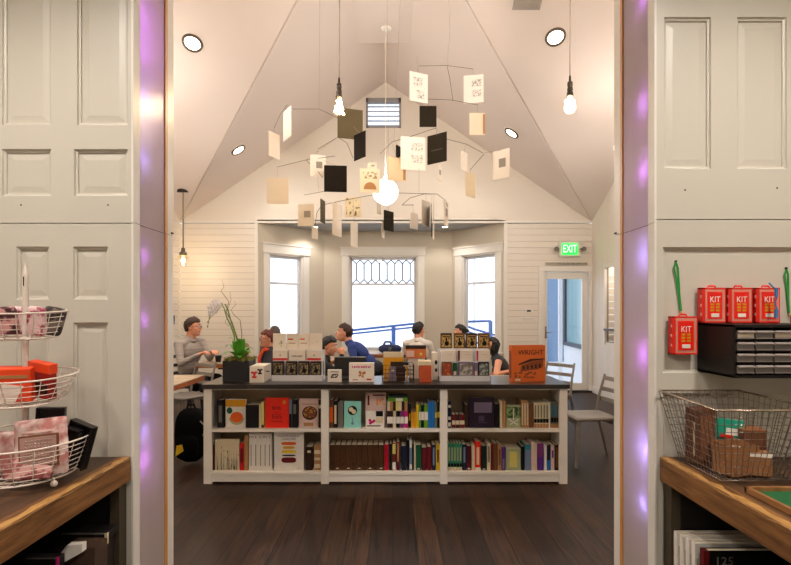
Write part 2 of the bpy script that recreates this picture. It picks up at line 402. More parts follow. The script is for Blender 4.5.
# transom sign strip
t = thing('door_notice', 'thin strip of dark lettering above the glass exit door', 'sign', ((2.72+3.6)/2, YB-.03, 2.335))
MB().boxb(-.39,.39,-.008,.0,-.02,.035).build('plate', mat('notice_plate', (200,192,178), .5), t)
MB().text('THIS DOOR TO REMAIN UNLOCKED DURING BUSINESS HOURS', .05, face(0,-.010,.008), .001, sx=.52).build('lettering', mat('lettering_dark', (20,18,16), .6), t)
# exit sign
t = thing('exit_sign', 'green lit EXIT sign high on the back wall over the door', 'sign', (X(568.5,YB), YB-.02, Z(249.5,YB)))
MB().boxb(-.19,.19,-.05,.0,-.135,.13).build('housing', mat('sign_housing', (225,225,215), .4), t, bev=.006)
MB().boxb(-.145,.145,-.054,-.05,-.105,.105).build('green_face', mat('sign_green', (30,215,70), .4, emit=1.6), t)
MB().text('EXIT', .20, face(0,-.057,0), .002, sx=.62).build('letters', mat('sign_letters', (190,255,190), .4, emit=1.6), t)
for s in (-1,1):
    m_ = MB().cyl((s*.17,-.02,-.0),(s*.25,-.03,.0),.012,n=8); m_.lathe([(.0,0),(.035,.0),(.045,.05),(.04,.052),(.0,.04)], (s*.25,-.03,0), R=Matrix.Rotation(PI/2,3,'X'), n=14)
    m_.build('lamp_head', mat('emergency_lamp', (120,110,100), .4), t)
ring_m = mat('ring_bronze', (96,84,74), .4, .3)
# small wall fittings
t = thing('thermostat', 'small thermostat with dark display on white shiplap left of the exit door', 'thermostat', (X(529,YB), YB, Z(311,YB)))
MB().boxb(-.07,.07,-.02,0,-.035,.035).build('case', trim_white, t, bev=.004); MB().boxb(-.045,.03,-.023,-.02,-.015,.02).build('display', mat('lcd_dark', (50,50,48), .3), t)
t = thing('light_switch_plate', 'wide white switch plate under the thermostat', 'light switch', (X(528,YB), YB, Z(318.5,YB)))
MB().boxb(-.09,.09,-.012,0,-.035,.03).build('plate', trim_white, t, bev=.003)
MB().boxb(-.085,.085,-.016,-.012,-.012,-.002).build('rocker', mat('switch_grey', (165,160,150), .5), t)
d = 7.6
for i, (x_, y_, l_) in enumerate(((-2.75,4.3,'left'),(2.5,4.3,'right'),(-3.1,6.3,'far left'),(2.95,6.6,'far right'))):  # globe lamps added out of view to brighten the ceiling
    p = Vector((x_, y_, 3.55)); tp = ceil_z(x_, y_)
    t = thing('added_globe_pendant', 'added white globe pendant on the '+l_+' side, unseen behind the partition, lighting the ceiling', 'pendant lamp', p)
    MB().ell((0,0,0), .172, 32).build('globe', mat('opal_globe', (255,240,215), .3, emit=3.2), t)
    MB().tube([(0,0,.17),(0,0,tp-p.z)], .008, 6).build('cord', mat('pale_cord', (236,226,205), .6), t)
    lamp('globe_lamp', 'POINT', p+Vector((0,0,-.19)), (13,13,30,24)[i], WARM, .03); lamp('globe_lamp', 'POINT', p+Vector((0,0,.2)), (10,10,28,20)[i], WARM, .03)
for i, (x_, tx) in enumerate(((-1.9,1.6),(1.9,-1.9))):  # added uplights, hidden by the partition, that lift the ceiling slopes
    p = Vector((x_, 2.86, 3.45)); tg = Vector((tx, 7.4, 4.9)); dv = (tg-p).normalized()
    t = thing('added_uplight', ('left','right')[i]+' added bronze uplight, unseen behind the partition, aimed at the ceiling', 'added wall lamp', p)
    q_ = Vector((0,0,1)).rotation_difference(dv).to_matrix()
    MB().lathe([(.0,-.09),(.05,-.09),(.055,.0),(.05,.0),(.045,-.02),(.0,-.02)], R=q_, n=18).tube([(0,0,-.02),(0,-.1,-.06)], .012, 8).build('lamp_head', ring_m, t)
    l = lamp('added_uplight_lamp', 'SPOT', p+dv*.03, 185, WARM, .05, None, 1.25, 1.0); l.rotation_mode = 'QUATERNION'; l.rotation_quaternion = Vector((0,0,-1)).rotation_difference(dv)
lamp('added_alcove_lamp', 'POINT', (XR+.45, 8.8, 2.4), 10, WARM, .06)  # added lamp without a fitting, keeps the alcove from going black
t = thing('card_reader', 'small black and blue reader on the left wall above the seated man', 'wall fitting', (XL, 9.3, Z(321,9.3)))
MB().boxb(0,.03,-.05,.05,0,.1).build('case', mat('black_plastic', (22,22,24), .4), t, bev=.004); MB().boxb(.0,.028,-.05,.05,-.06,0).build('screen', mat('blue_screen', (90,120,170), .4), t)

# ---------------- outside
struct('ground_outside', MB().boxb(-9,9,10.95,22,-.35,-.25), mat('pale_concrete', (215,216,222), .8))
out = MB().prism([(3.93,10.2),(4.13,10.2),(4.24,12.45),(4.04,12.45)], -.25, .70, axis='z').prism([(3.93,10.2),(4.13,10.2),(4.24,12.45),(4.04,12.45)], 2.32, 3.2, axis='z')
out.boxb(3.5,4.6,13.3,13.4,-.25,3.2).boxb(3.975,4.05,12.6,12.7,-.25,3.2)
struct('wall_porch', out, mat('porch_white', (232,234,236), .7))
w = sroot('window_5', (4.0,11.5,.7))
q = w.location
def pw(y): return 3.93+(y-10.2)*.15/3.1
m_ = MB(q)
for y0, y1 in ((10.2,10.3),(12.33,12.45)): m_.prism([(pw(y0)-.02,y0),(pw(y0)+.08,y0),(pw(y1)+.08,y1),(pw(y1)-.02,y1)], .7, 2.32, axis='z')
m_.prism([(pw(10.2)-.03,10.2),(pw(10.2)+.08,10.2),(pw(12.45)+.08,12.45),(pw(12.45)-.03,12.45)], .68, .76, axis='z').prism([(pw(10.2)-.03,10.2),(pw(10.2)+.08,10.2),(pw(12.45)+.08,12.45),(pw(12.45)-.03,12.45)], 2.26, 2.34, axis='z')
m_.build('frame', mat('charcoal_frame', (62,70,84), .5), w)
MB(q).prism([(pw(10.2)+.03,10.2),(pw(10.2)+.05,10.2),(pw(12.4)+.05,12.4),(pw(12.4)+.03,12.4)], .74, 2.3, axis='z').build('pane', mat('teal_reflective_glass', (150,186,190), .12, spec=.8), w)
MB(q).boxb(3.6,4.4,13.27,13.3,.2,2.35).build('side_pane', mat('blue_reflective_glass', (96,130,165), .12, spec=.8), w)
blue = mat('blue_rail_paint', (70,110,185), .5)
def railing(label, pts, posts, drop=.14):
    t = thing('metal_railing', label, 'railing', (pts[0][0], pts[0][1], -.25)); q = t.location
    m_ = MB(q); m_.tube(pts, .028, 8); m_.tube([(p[0],p[1],p[2]-drop) for p in pts], .022, 8); m_.build('rail', blue, t)
    for (x, y, z) in posts: MB(q).cyl((x,y,-.25),(x,y,z),.05,n=8).build('post', blue, t)
railing('blue metal ramp railing outside the centre bay window', [at(340,331.5,12.6), at(416,323.5,12.6), at(430,322.5,12.6)], [tuple(at(393.5,326,12.6)), tuple(at(430,322.5,12.6)), tuple(at(340,331.5,12.6))], .085)
railing('blue metal railing outside the right bay window', [at(456,322,12.3), at(491,321,12.3)], [tuple(at(490.5,321,12.3)), tuple(at(456,322,12.3))], .5)
railing('blue sloping handrail behind the right bay railing', [at(459,323,13.2), at(474,329,13.2), at(505,338,13.2)], [tuple(at(505,338,13.2)), tuple(at(459,323,13.2))], .12)
if 0: railing('grey-blue porch railing seen through the exit door', [at(562,326,12.4), at(576,327,11.6)], [tuple(at(562,326,12.4)), tuple(at(576,327,11.6))], .3)

# ---------------- ceiling fittings
def plane_n(kind):
    if kind == 'BL': return Vector((0, -.52, -1)).normalized()
    if kind == 'AL': return Vector((.676,0,-1)).normalized()
    if kind == 'AR': return Vector((-.676,0,-1)).normalized()
lens = mat('lamp_lens', (255,236,205), .5, emit=12)
def recessed(px, py, kind, label, en=85, loc=None):
    if loc is None:
        sx, sz = (px-CX)/F, (CY-py)/F
        d = 3.0
        while EYE+sz*d < ceil_z(sx*d, d) and d < 12: d += .004
        loc = Vector((sx*d, d, EYE+sz*d))
    n = plane_n(kind); loc = Vector(loc)+n*.035
    q = Vector((0,0,-1)).rotation_difference(n)
    t = thing('recessed_light', label, 'ceiling light', loc); t.rotation_mode = 'QUATERNION'; t.rotation_quaternion = q
    MB().lathe([(.092,.0),(.095,-.018),(.12,-.02),(.125,.0)], n=32).build('trim_ring', ring_m, t)
    MB().lathe([(.0,-.008),(.093,-.008),(.093,0.0)], n=32).build('lens', lens, t)
    l = lamp('recessed_lamp', 'SPOT', loc+n*.04, en, WARM, .09, None, 2.7, .6); l.rotation_mode = 'QUATERNION'; l.rotation_quaternion = q
recessed(193,41,'BL', 'round recessed downlight in the upper left of the sloped ceiling')
recessed(555,35,'BL', 'round recessed downlight in the upper right beside a bare bulb cord')
recessed(237,148,'AL', 'small recessed downlight low on the left slope above the left bay window', 40)
recessed(513,131,'AR', 'small recessed downlight on the right slope near the hanging cards', 40)
# smoke alarm, duct grille
t = thing('smoke_alarm', 'round white smoke alarm at the ridge of the ceiling', 'smoke alarm', (X(386,7.3), 7.3, 5.40))
MB().lathe([(.0,-.04),(.045,-.04),(.06,-.025),(.07,-.02),(.075,0)]).build('case', trim_white, t)
t = thing('ceiling_vent', 'small flat white vent in the ceiling near the top edge of the photo', 'vent', (.0,0,0))
sx, sz = (527-CX)/F, (310-1)/F; d = 3
while EYE+sz*d < ceil_z(sx*d, d): d += .004
t.location = (sx*d, d, EYE+sz*d-.04); t.rotation_euler = (-math.atan(.52),0,0)
m_ = MB().boxb(-.16,.16,-.06,.06,-.01,.0)
for k in range(5): m_.boxb(-.14,.14,-.045+k*.02,-.04+k*.02,-.016,-.01)
m_.build('grille', mat('vent_grey', (180,172,165), .5), t)
# bare bulb pendants
cord_m = mat('cord_brown', (140,124,108), .7); sock = mat('socket_bronze', (70,62,55), .4, .6)
bulbglass = glass('bulb_glass', (1,.93,.8), .1)
glow_glass = mat('glowing_bulb_glass', (255,226,176), .3, emit=2.6); fil = mat('filament', (255,214,150), .5, emit=60)
def bulb_pendant(px, py, d, label, twist):
    p = at(px, py, d); top = ceil_z(p.x, p.y)
    t = thing('pendant_bulb', label, 'pendant lamp', p)
    MB().tube([(0,0,.16),(.004,0,(top-p.z)*.4),(-.004,0,(top-p.z)*.7),(0,0,top-p.z-.02)], .005, 6).build('cord', cord_m, t)
    MB().lathe([(0,top-p.z-.06),(.05,top-p.z-.055),(.055,top-p.z-.03),(0,top-p.z-.02)], n=16).build('canopy', sock, t)
    MB().lathe([(.0,.20),(.008,.2),(.010,.155),(.02,.15),(.022,.12),(.015,.115),(.02,.11),(.024,.085),(.018,.08),(.024,.07),(.026,.04),(.0,.04)], n=16).build('socket', sock, t)
    MB().lathe([(.016,.045),(.020,.02),(.034,-.01),(.046,-.045),(.044,-.07),(.03,-.092),(.0,-.1)], n=20).build('glass_bulb', bulbglass if twist else glow_glass, t)
    m_ = MB(); pts = []
    if twist:
        for k in range(60):
            a = k/59; an = a*2*PI*3; pts.append((.03*math.cos(an)*(.35+.9*a), .03*math.sin(an)*(.35+.9*a), .035-.125*a))
    else:
        for k in range(80):
            a = k/79; an = 2*PI*a; pts.append((.03*math.sin(an*1), .012*math.cos(an*3), -.03-.04*math.cos(an*2)*.8))
    m_.tube(pts, .008, 6); m_.build('filament', fil, t)
    lamp('bulb_lamp', 'POINT', p+Vector((0,0,-.04)), 34, (1,.78,.52), .045)
bulb_pendant(339,103,4.2,'bare spiral filament bulb hanging left of the card mobile', True)
bulb_pendant(570,101,4.2,'bare looped filament bulb hanging on the right by the downlight', False)
# jar pendant on the left
p = Vector((-3.555, 8.93, 0)); top = ceil_z(p.x,p.y); p.z = Z(254,8.93)
t = thing('jar_pendant', 'dark-capped glass jar pendant hanging before the left shiplap wall', 'pendant lamp', p)
tt = top-p.z
MB().tube([(0,0,.06),(0,0,tt-.02)], .012, 6).build('rod', cord_m, t)
MB().lathe([(0,tt-.03),(.09,tt-.03),(.1,tt-.02),(.1,tt+.02)], n=20).build('canopy', mat('canopy_black', (30,24,22), .4), t)
MB().lathe([(.0,.1),(.03,.1),(.035,.04),(.06,.03),(.065,-.02),(.0,-.02)], n=18).build('cap', mat('cap_steel', (120,115,108), .35, .7), t)
MB().lathe([(.055,-.02),(.095,-.05),(.09,-.075),(.055,-.08),(.058,-.18),(.04,-.2),(.0,-.2)], n=18).build('glass_jar', bulbglass, t)
MB().ell((0,0,-.11), (.03,.03,.05)).build('bulb', fil, t)
lamp('jar_lamp', 'POINT', p+Vector((.02,-.02,-.26)), 7, (1,.8,.55), .05)
# globe pendant
p = Vector((X(385.5,7.1), 7.1, Z(192,7.1))); top = ceil_z(p.x,p.y)
t = thing('globe_pendant', 'glowing white globe lamp hanging in front of the gable', 'pendant lamp', p)
MB().ell((0,0,0), .172, 32).build('globe', mat('opal_globe', (255,240,215), .3, emit=3.2), t)
MB().tube([(0,0,.17),(0,0,5.40-p.z)], .004, 6).lathe([(0,.215),(.03,.21),(.04,.165),(0,.16)], n=14).build('cord', mat('pale_cord', (236,226,205), .6), t)
lamp('globe_lamp', 'POINT', p+Vector((0,0,-.19)), 12, WARM, .03); lamp('globe_lamp', 'POINT', p+Vector((0.02,-.03,.24)), 20, WARM, .03)

# ---------------- front room + partition with wide opening
YF, JL, JR = 2.34, -1.157, 1.165; YK = 2.75
pl = MB().boxb(-2.75,JL-.09,YF+.04,YK-.012,0,ZR-.8).boxb(JL-.09,JL-.004,YF+.039,YF+.06,0,3.4).boxb(JL-.09,JL-.004,YK-.05,YK-.012,0,3.4)
pl.boxb(XL,-2.75,YF+.04,YK-.012,0,4.7); struct('wall_partition_left', pl, white_wall)
pr = MB().boxb(JR+.09,2.75,YF+.04,YK-.012,0,ZR-.8).boxb(JR+.004,JR+.09,YF+.039,YF+.06,0,3.4).boxb(JR+.004,JR+.09,YK-.05,YK-.012,0,3.4)
pr.boxb(2.75,XR,YF+.04,YK-.012,0,4.7); struct('wall_partition_right', pr, white_wall)
struct('wall_partition_header', MB().boxb(JL-.09,JR+.09,YF,YK-.012,3.4,4.7), white_wall)
frost = bpy.data.materials.new('frosted_panel'); frost.use_nodes = True; nt = frost.node_tree; nt.nodes.clear()
o_ = nt.nodes.new('ShaderNodeOutputMaterial'); df = nt.nodes.new('ShaderNodeBsdfDiffuse'); tr = nt.nodes.new('ShaderNodeBsdfTranslucent'); xm = nt.nodes.new('ShaderNodeMixShader')
gl = nt.nodes.new('ShaderNodeBsdfGlossy'); gl.inputs['Roughness'].default_value = .25; x2 = nt.nodes.new('ShaderNodeMixShader'); x2.inputs[0].default_value = .06
nn = nt.nodes.new('ShaderNodeTexNoise'); nn.inputs['Scale'].default_value = 3; cr = nt.nodes.new('ShaderNodeValToRGB'); cr.color_ramp.elements[0].color = lin((200,188,178)); cr.color_ramp.elements[1].color = lin((214,202,192))
nt.links.new(nn.outputs['Fac'], cr.inputs[0]); nt.links.new(cr.outputs[0], df.inputs[0]); tr.inputs[0].default_value = (.85,.8,.85,1); xm.inputs[0].default_value = .45
nt.links.new(df.outputs[0], xm.inputs[1]); nt.links.new(tr.outputs[0], xm.inputs[2]); nt.links.new(xm.outputs[0], x2.inputs[1]); nt.links.new(gl.outputs[0], x2.inputs[2]); nt.links.new(x2.outputs[0], o_.inputs[0])
amber = wood('warm_lit_edge', (205,140,70), (222,165,98), (30,30,2), .4, .1)  # wood edge with its warm orange lighting put into the colour
tn = 5
for sgn, J in ((1,JL),(-1,JR)):
    for nm, y0, y1, m_, zz in (('front', YF-.004, YF+.055, trim_white, 0), ('edge', YF+.325, YF+.352, amber, 0), ('rear', YF+.352, YK+.0, trim_white, 0)):
        x0, x1 = sorted((J-sgn*.003, J+sgn*.006)); struct('trim_%d' % tn, MB().boxb(x0, x1, y0, y1, 0, 1.886).boxb(x0, x1, y0, y1, 1.889, 3.4), m_); tn += 1
    x0, x1 = sorted((J-sgn*.006, J)); struct('trim_%d' % tn, MB().boxb(x0, x1, YF+.055, YF+.325, 0, 1.886).boxb(x0, x1, YF+.055, YF+.325, 1.889, 3.4), frost); tn += 1
    x0, x1 = sorted((J-sgn*.004, J+sgn*.004)); struct('trim_%d' % tn, MB().boxb(x0 if sgn < 0 else x0-.06, x1+.06 if sgn < 0 else x1, YK, YK+.018, 0, 3.5), trim_white); tn += 1
    struct('trim_%d' % tn, MB().boxb(J-.001, J+.001, YF+.055, YF+.325, 1.8862, 1.8888), mat('seam', (120,105,95), .8)); tn += 1
    # led strip in the cavity behind the frosted panel
    st = MB().boxb(J-sgn*.07-.003, J-sgn*.07+.003, YF+.10, YF+.13, .2, 3.3)
    struct('trim_%d' % tn, st, mat('led_strip', (220,220,225), .5)); tn += 1
LEDL = [(2.86,2.0,'v'),(2.70,1.2,'v'),(2.50,.7,'b'),(2.36,.55,'w'),(2.20,.35,'b'),(1.75,.14,'v'),(1.45,.14,'v'),(1.1,.16,'b'),(.93,.22,'b'),(.80,.38,'v')]
LEDR = [(2.95,.25,'v'),(2.46,.34,'v'),(2.15,.36,'v'),(1.76,.85,'b'),(1.29,.45,'v'),(.86,1.0,'b'),(.6,.3,'b')]
colz = {'v': (.62,.22,1), 'b': (.42,.34,1), 'w': (1,.85,.75)}
for sgn, J, LL in ((1,JL,LEDL),(-1,JR,LEDR)):
    for z, e, c in LL: lamp('led_lamp', 'POINT', (J-sgn*.035, YF+.115, z), e*1.1, colz[c], .012)
# salvaged panel doors cladding the partition
def fx(px): return X(px, YF)
def fz(py): return Z(py, YF)
def panel_door(name, x0, x1, z0, z1, panels, raised=True):
    xs = sorted({x0,x1}|{v for p in panels for v in p[:2]}); zs = sorted({z0,z1}|{v for p in panels for v in p[2:]})
    xs = [v for v in xs if x0 <= v <= x1]; zs = [v for v in zs if z0 <= v <= z1]
    m_ = MB()
    for i in range(len(xs)-1):
        for j in range(len(zs)-1):
            cx, cz = (xs[i]+xs[i+1])/2, (zs[j]+zs[j+1])/2
            if any(p[0] < cx < p[1] and p[2] < cz < p[3] for p in panels): continue
            m_._add([(xs[i],YF,zs[j]),(xs[i+1],YF,zs[j]),(xs[i+1],YF,zs[j+1]),(xs[i],YF,zs[j+1])], [(0,1,2,3)])
    def ring(r0, y0, r1, y1):
        a = [(r0[0],y0,r0[2]),(r0[1],y0,r0[2]),(r0[1],y0,r0[3]),(r0[0],y0,r0[3])]; b = [(r1[0],y1,r1[2]),(r1[1],y1,r1[2]),(r1[1],y1,r1[3]),(r1[0],y1,r1[3])]
        m_._add(a+b, [(i,(i+1)%4,(i+1)%4+4,i+4) for i in range(4)])
    def ins(r, t): return (r[0]+t, r[1]-t, r[2]+t, r[3]-t)
    for p in panels:
        p = (max(p[0],x0),min(p[1],x1),max(p[2],z0),min(p[3],z1)); a = p; b = ins(p,.004)
        ring(a,YF,b,YF+.008); c = ins(p,.012); ring(b,YF+.008,c,YF+.011); d = ins(p,.013); ring(c,YF+.011,d,YF+.018)
        if raised:
            w_ = min(.032,(p[1]-p[0])*.2); e = ins(p,.02); ring(d,YF+.018,e,YF+.018); f = ins(e,w_*.8); ring(e,YF+.018,f,YF+.014)
        else: f = d
        yy = YF+.014 if raised else YF+.018
        m_._add([(f[0],yy,f[2]),(f[1],yy,f[2]),(f[1],yy,f[3]),(f[0],yy,f[3])], [(0,1,2,3)])
    m_._add([(x0,YF,z0),(x1,YF,z0),(x1,YF,z1),(x0,YF,z1),(x0,YF+.038,z0),(x1,YF+.038,z0),(x1,YF+.038,z1),(x0,YF+.038,z1)], [(0,1,5,4),(1,2,6,5),(2,3,7,6),(3,0,4,7),(4,5,6,7)])
    return struct(name, m_, door_paint)
zj = fz(223.2)
panel_door('door_2', -2.6, JL, zj+.002, 3.5, [(fx(-75),fx(-25),fz(125),3.3),(fx(2),fx(51),fz(125),3.3),(fx(77),fx(128),fz(125),3.3),(fx(2),fx(51),fz(196),fz(149)),(fx(74),fx(128),fz(196),fz(149)),(fx(-75),fx(-25),fz(196),fz(149))])
panel_door('door_3', -2.6, JL, 0, zj-.002, [(fx(16),fx(49),fz(299.5),fz(246.5)),(fx(73),fx(108),fz(299.5),fz(246.5)),(fx(16),fx(49),.35,fz(322.5)),(fx(73),fx(108),.35,fz(322.5)),(fx(-60),fx(-25),.35,fz(322.5)),(fx(-60),fx(-25),fz(299.5),fz(246.5))])
zj = fz(219.5)
panel_door('door_4', JR, 2.6, zj+.002, 3.5, [(fx(664),fx(711),fz(169),fz(17)),(fx(737),fx(787),fz(169),fz(17)),(fx(812),fx(860),fz(169),fz(17))], raised=True)
panel_door('door_5', JR, 2.6, 0, zj-.002, [(fx(663),2.4,fz(373),fz(247)),(fx(663),2.4,.3,fz(393))], raised=False)
m_ = MB()
for px, py in ((21,205),(108,205),(685,190),(777,188)): m_.cyl((fx(px),YF-.001,fz(py)),(fx(px),YF+.002,fz(py)),.004,n=10)
struct('trim_%d' % tn, m_, mat('screw_hole', (60,52,45), .8)); tn += 1
m_ = MB().boxb(JL+.004,JL+.012,YK-.02,YK-.0,1.895,1.903).boxb(JR-.012,JR-.004,YK-.02,YK,1.895,1.903)
struct('trim_%d' % tn, m_, mat('screw_hole', (60,52,45), .8)); tn += 1
# rest of the front room
struct('wall_front_left', MB().boxb(-2.75,-2.62,-2.4,YF,0,3.5), door_paint)
struct('wall_front_right', MB().boxb(2.62,2.75,-2.4,YF,0,3.5), door_paint)
struct('wall_front', MB().boxb(-2.75,2.75,-2.4,-2.28,0,3.5), door_paint)
struct('ceiling_front', MB().boxb(-2.75,2.75,-2.4,YF,3.5,3.6), ceil_paint)
for x, y, e, l in ((-1.5,1.1,32,'left front'),(1.5,1.1,32,'right front'),(0,-.9,36,'middle')):  # unseen downlights added to light the front room
    t = thing('added_shop_downlight', 'added round downlight in the unseen shop ceiling, '+l, 'ceiling light', (x,y,3.5))
    MB().lathe([(.092,.0),(.095,-.018),(.12,-.02),(.125,.0)], n=24).build('trim_ring', ring_m, t); MB().lathe([(.0,-.008),(.093,-.008),(.093,0)], n=24).build('lens', lens, t)
    lamp('added_shop_lamp', 'SPOT', (x,y,3.46), e*5.2, WARM, .12, (0,0,0), 2.7, .7)
# ================================================================ BOOKCASE
bc_paint = mat('bookcase_paint', (238,232,222), .4, var=.02)
bc_in = mat('bookcase_back_panel', (168,148,120), .55, var=.04)
D0 = 4.54
bx0, bx1 = X(203.5,D0), X(567.5,D0)
ZT = .862
bc = thing('bookcase', 'long low white three-bay bookcase in the middle of the room', 'bookcase', ((bx0+bx1)/2, D0+.25, 0)); q = bc.location
S1, S2 = .471, .100     # shelf tops
posts = [(203.5,211.5),(321,328.7),(440,447.5),(559.5,567.5)]
for i, (a, b) in enumerate(posts):
    MB(q).boxb(X(a,D0), X(b,D0), D0, D0+.03, 0, ZT-.038).build('face_post', bc_paint, bc, bev=.002)
for i, (a, b) in enumerate(posts):
    xa, xb = X(a,D0), X(b,D0); xm = (xa+xb)/2
    t_ = .018
    MB(q).boxb(xm-t_, xm+t_, D0+.03, D0+.52, .0, ZT-.038).build('partition', bc_paint, bc)
for i in range(3):
    xa, xb = X(posts[i][1],D0), X(posts[i+1][0],D0)
    mxa, mxb = (X(posts[i][0],D0)+xa)/2+.018, (xb+X(posts[i+1][1],D0))/2-.018
    for s in (S1, S2): MB(q).boxb(mxa, mxb, D0+.005 if False else D0+.03, D0+.30, s-.024, s).boxb(xa, xb, D0+.006, D0+.03, s-.024, s).build('shelf', bc_paint, bc)
    MB(q).boxb(xa, xb, D0+.016, D0+.03, .015, S2-.024).build('toe_rail', bc_paint, bc)
    MB(q).boxb(xa, xb, D0+.004, D0+.03, ZT-.05, ZT-.038).build('top_rail', bc_paint, bc)
    MB(q).boxb(mxa, mxb, D0+.30, D0+.32, 0, ZT-.038).build('back_panel', bc_in, bc)
ct = MB((q.x,D0+.25,ZT-.038)).boxb(bx0-.012, bx1+.012, D0-.03, D0+.57, ZT-.038, ZT)
o = ct.build('countertop', wood('dark_stained_top', (22,12,9), (34,20,14), (2,20,20), .28, .05), None, bev=.003)
o.location = (q.x,D0+.25,ZT-.038)
tag(o, 'long dark-stained wooden countertop on the white bookcase', 'countertop')

CN = {'black':(14,12,13),'dark brown':(52,32,24),'brown':(110,70,42),'leather brown':(74,46,24),'tan':(176,130,84),'cream':(216,200,168),'white':(228,222,212),
 'red':(190,28,30),'bright red':(232,46,28),'dark red':(104,22,26),'maroon':(84,20,32),'crimson':(170,10,40),'orange':(226,96,30),'yellow':(228,190,40),'gold':(214,150,30),
 'pale yellow':(214,200,110),'green':(96,150,40),'dark green':(22,84,54),'black-green':(26,40,32),'sea green':(50,130,98),'sage green':(164,170,130),'teal':(48,128,138),'aqua':(140,208,196),
 'blue':(30,112,190),'navy':(26,30,52),'blue-grey':(110,130,160),'grey':(112,106,100),'purple':(86,40,130),'violet':(120,50,110),'magenta':(196,36,110),'pink':(222,190,180),
 'dark purple':(40,26,44),'lavender grey':(120,106,130),'grey-green':(110,120,100)}
def cm(n): return mat('book_'+n.replace(' ','_').replace('-','_'), CN[n], .5, var=.12, scale=30, spec=.25)
paper = mat('page_edges', (222,208,180), .8, var=.05, scale=60)
DB = 4.60
def spine_book(x0, x1, z0, z1, col, label, depth=.17, band=None, y=DB, group=None, cat='book', base=None, plate=None, name='book'):
    t = thing(name, label, cat, ((x0+x1)/2, y, z0), 0, group); w = (x1-x0)/2-.0006; h = z1-z0; c = min(.003, w*.3)
    m_ = MB().boxb(-w,w,0,.004,0,h).boxb(-w,-w+c,.004,depth,0,h).boxb(w-c,w,.004,depth,0,h)
    m_.build('cover', cm(col), t)
    MB().boxb(-w+c,w-c,.006,depth-.003,.003,h-.004).build('pages', paper, t)
    if band:
        for (f0, f1, bcn) in band: MB().boxb(-w+.0004,w-.0004,-.0008,.0,h*f0,h*f1).build('spine_band', cm(bcn), t)
    if plate: MB().boxb(-w*.5,w*.5,-.0012,-.0002,h*plate[0],h*plate[1]).build('title_strip', cm(plate[2]), t)
    return t
def face_book(x0, x1, z0, z1, col, label, y=DB, th=.028, group=None, side=None, cat='book', name='book'):
    """stands with its front cover turned to the room"""
    t = thing(name, label, cat, ((x0+x1)/2, y, z0), 0, group); w = (x1-x0)/2-.0006; h = z1-z0
    MB().boxb(-w,w,0,.004,0,h).boxb(-w,w,th-.004,th,0,h).boxb(-w,-w+.004,.004,th-.004,0,h).build('cover', cm(col), t, bev=.0006)
    MB().boxb(-w+.004,w-.004,.004,th-.004,.003,h-.004).build('pages', paper, t)
    return t, w, h
used = {}
def BX(px): return (px-CX)/F*DB
def BZc(py): return EYE-(py-CY)/F*DB
def row(spec, zs, where):
    prev = None
    for k, s in enumerate(spec):
        x0, x1, yt, col = s[:4]; kw = dict(s[4]) if len(s) > 4 else {}
        kind = kw.pop('kind', 'book'); lab = kw.pop('label', None); gap = prev
        if lab is None:
            w = x1-x0; h = 429-yt if zs == S1 else 471-yt
            ad = 'thin' if w < 2.6 else ('thick' if w > 6 else '')
            lab = ' '.join(v for v in ((ad, col, 'book', ('with a '+kw['plate'][2]+' spine label') if kw.get('plate') else (('with '+kw['band'][0][2]+' spine band') if kw.get('band') else ''), ('right of the '+prev+' one,' if prev else 'at the left end,'), where)) if v)
        spine_book(BX(x0), BX(x1), zs+.0005, BZc(yt), col, lab, depth=kw.pop('depth', random.uniform(.14,.2)), **kw)
        prev = col
UL, LL = 'upper left shelf', 'lower left shelf'
UM, LM = 'upper middle shelf', 'lower middle shelf'
UR, LR = 'upper right shelf', 'lower right shelf'
# upper left
row([(217,223.4,400,'black',dict(label='black book left of the salad-dish cookbook, '+UL,plate=(.2,.8,'grey')))], S1, UL)
t, w, h = face_book(BX(224.3),BX(245),S1,BZc(400),'white','cookbook facing out with yellow band and orange dish on its cover', y=DB+.03)
MB().boxb(-w+.001,w-.001,-.001,0,h*.74,h*.99).build('cover_band', cm('gold'), t)
MB().prism([(w*.1+w*.62*math.cos(a),h*.36+h*.19*math.sin(a)) for a in [i*PI/12 for i in range(24)]], -.002, 0).build('cover_dish', cm('orange'), t)
MB().prism([(w*.1+w*.75*math.cos(a),h*.33+h*.25*math.sin(a)) for a in [PI+i*PI/12 for i in range(13)]], -.0012, 0).build('cover_bowl', cm('sage green'), t)
MB().prism([(-w*.6+w*.28*math.cos(a),h*.6+h*.12*math.sin(a)) for a in [i*PI/6 for i in range(12)]], -.0015, 0).build('cover_leaves', cm('dark green'), t)
row([(245.6,258.6,405,'black',dict(label='thick black box-like book right of the orange-dish cookbook, '+UL,depth=.22)),
     (259,261.2,404,'cream',dict(label='thin cream book between thick black and yellow ones, '+UL)),(261.3,264,402,'pale yellow',dict(band=[(0,.12,'dark brown')],label='pale yellow book left of the bright red egg cookbook'))], S1, UL)
t, w, h = face_book(BX(265),BX(288.8),S1,BZc(398),'bright red','bright red cookbook facing out with dark title about an egg')
m_ = MB().text('BOIL', .043, face(0,-.001,h*.66), .0006, sx=.9).text('AN', .018, face(0,-.001,h*.51), .0006).text('EGG', .05, face(0,-.001,h*.38), .0006, sx=.9)
dashes(m_,-w*.5,w*.5,h*.2,h*.23,9); m_.build('cover_title', cm('dark red'), t)
MB().prism([(w*.62+.014*math.cos(a),h*.86+.018*math.sin(a)) for a in [i*PI/8 for i in range(16)]], -.002, 0).build('cover_egg', cm('gold'), t)
row([(289.2,291.8,400,'blue-grey',dict(band=[(0,.5,'black')])),(292,297.5,400,'black',dict(plate=(.5,.85,'grey')))], S1, UL)
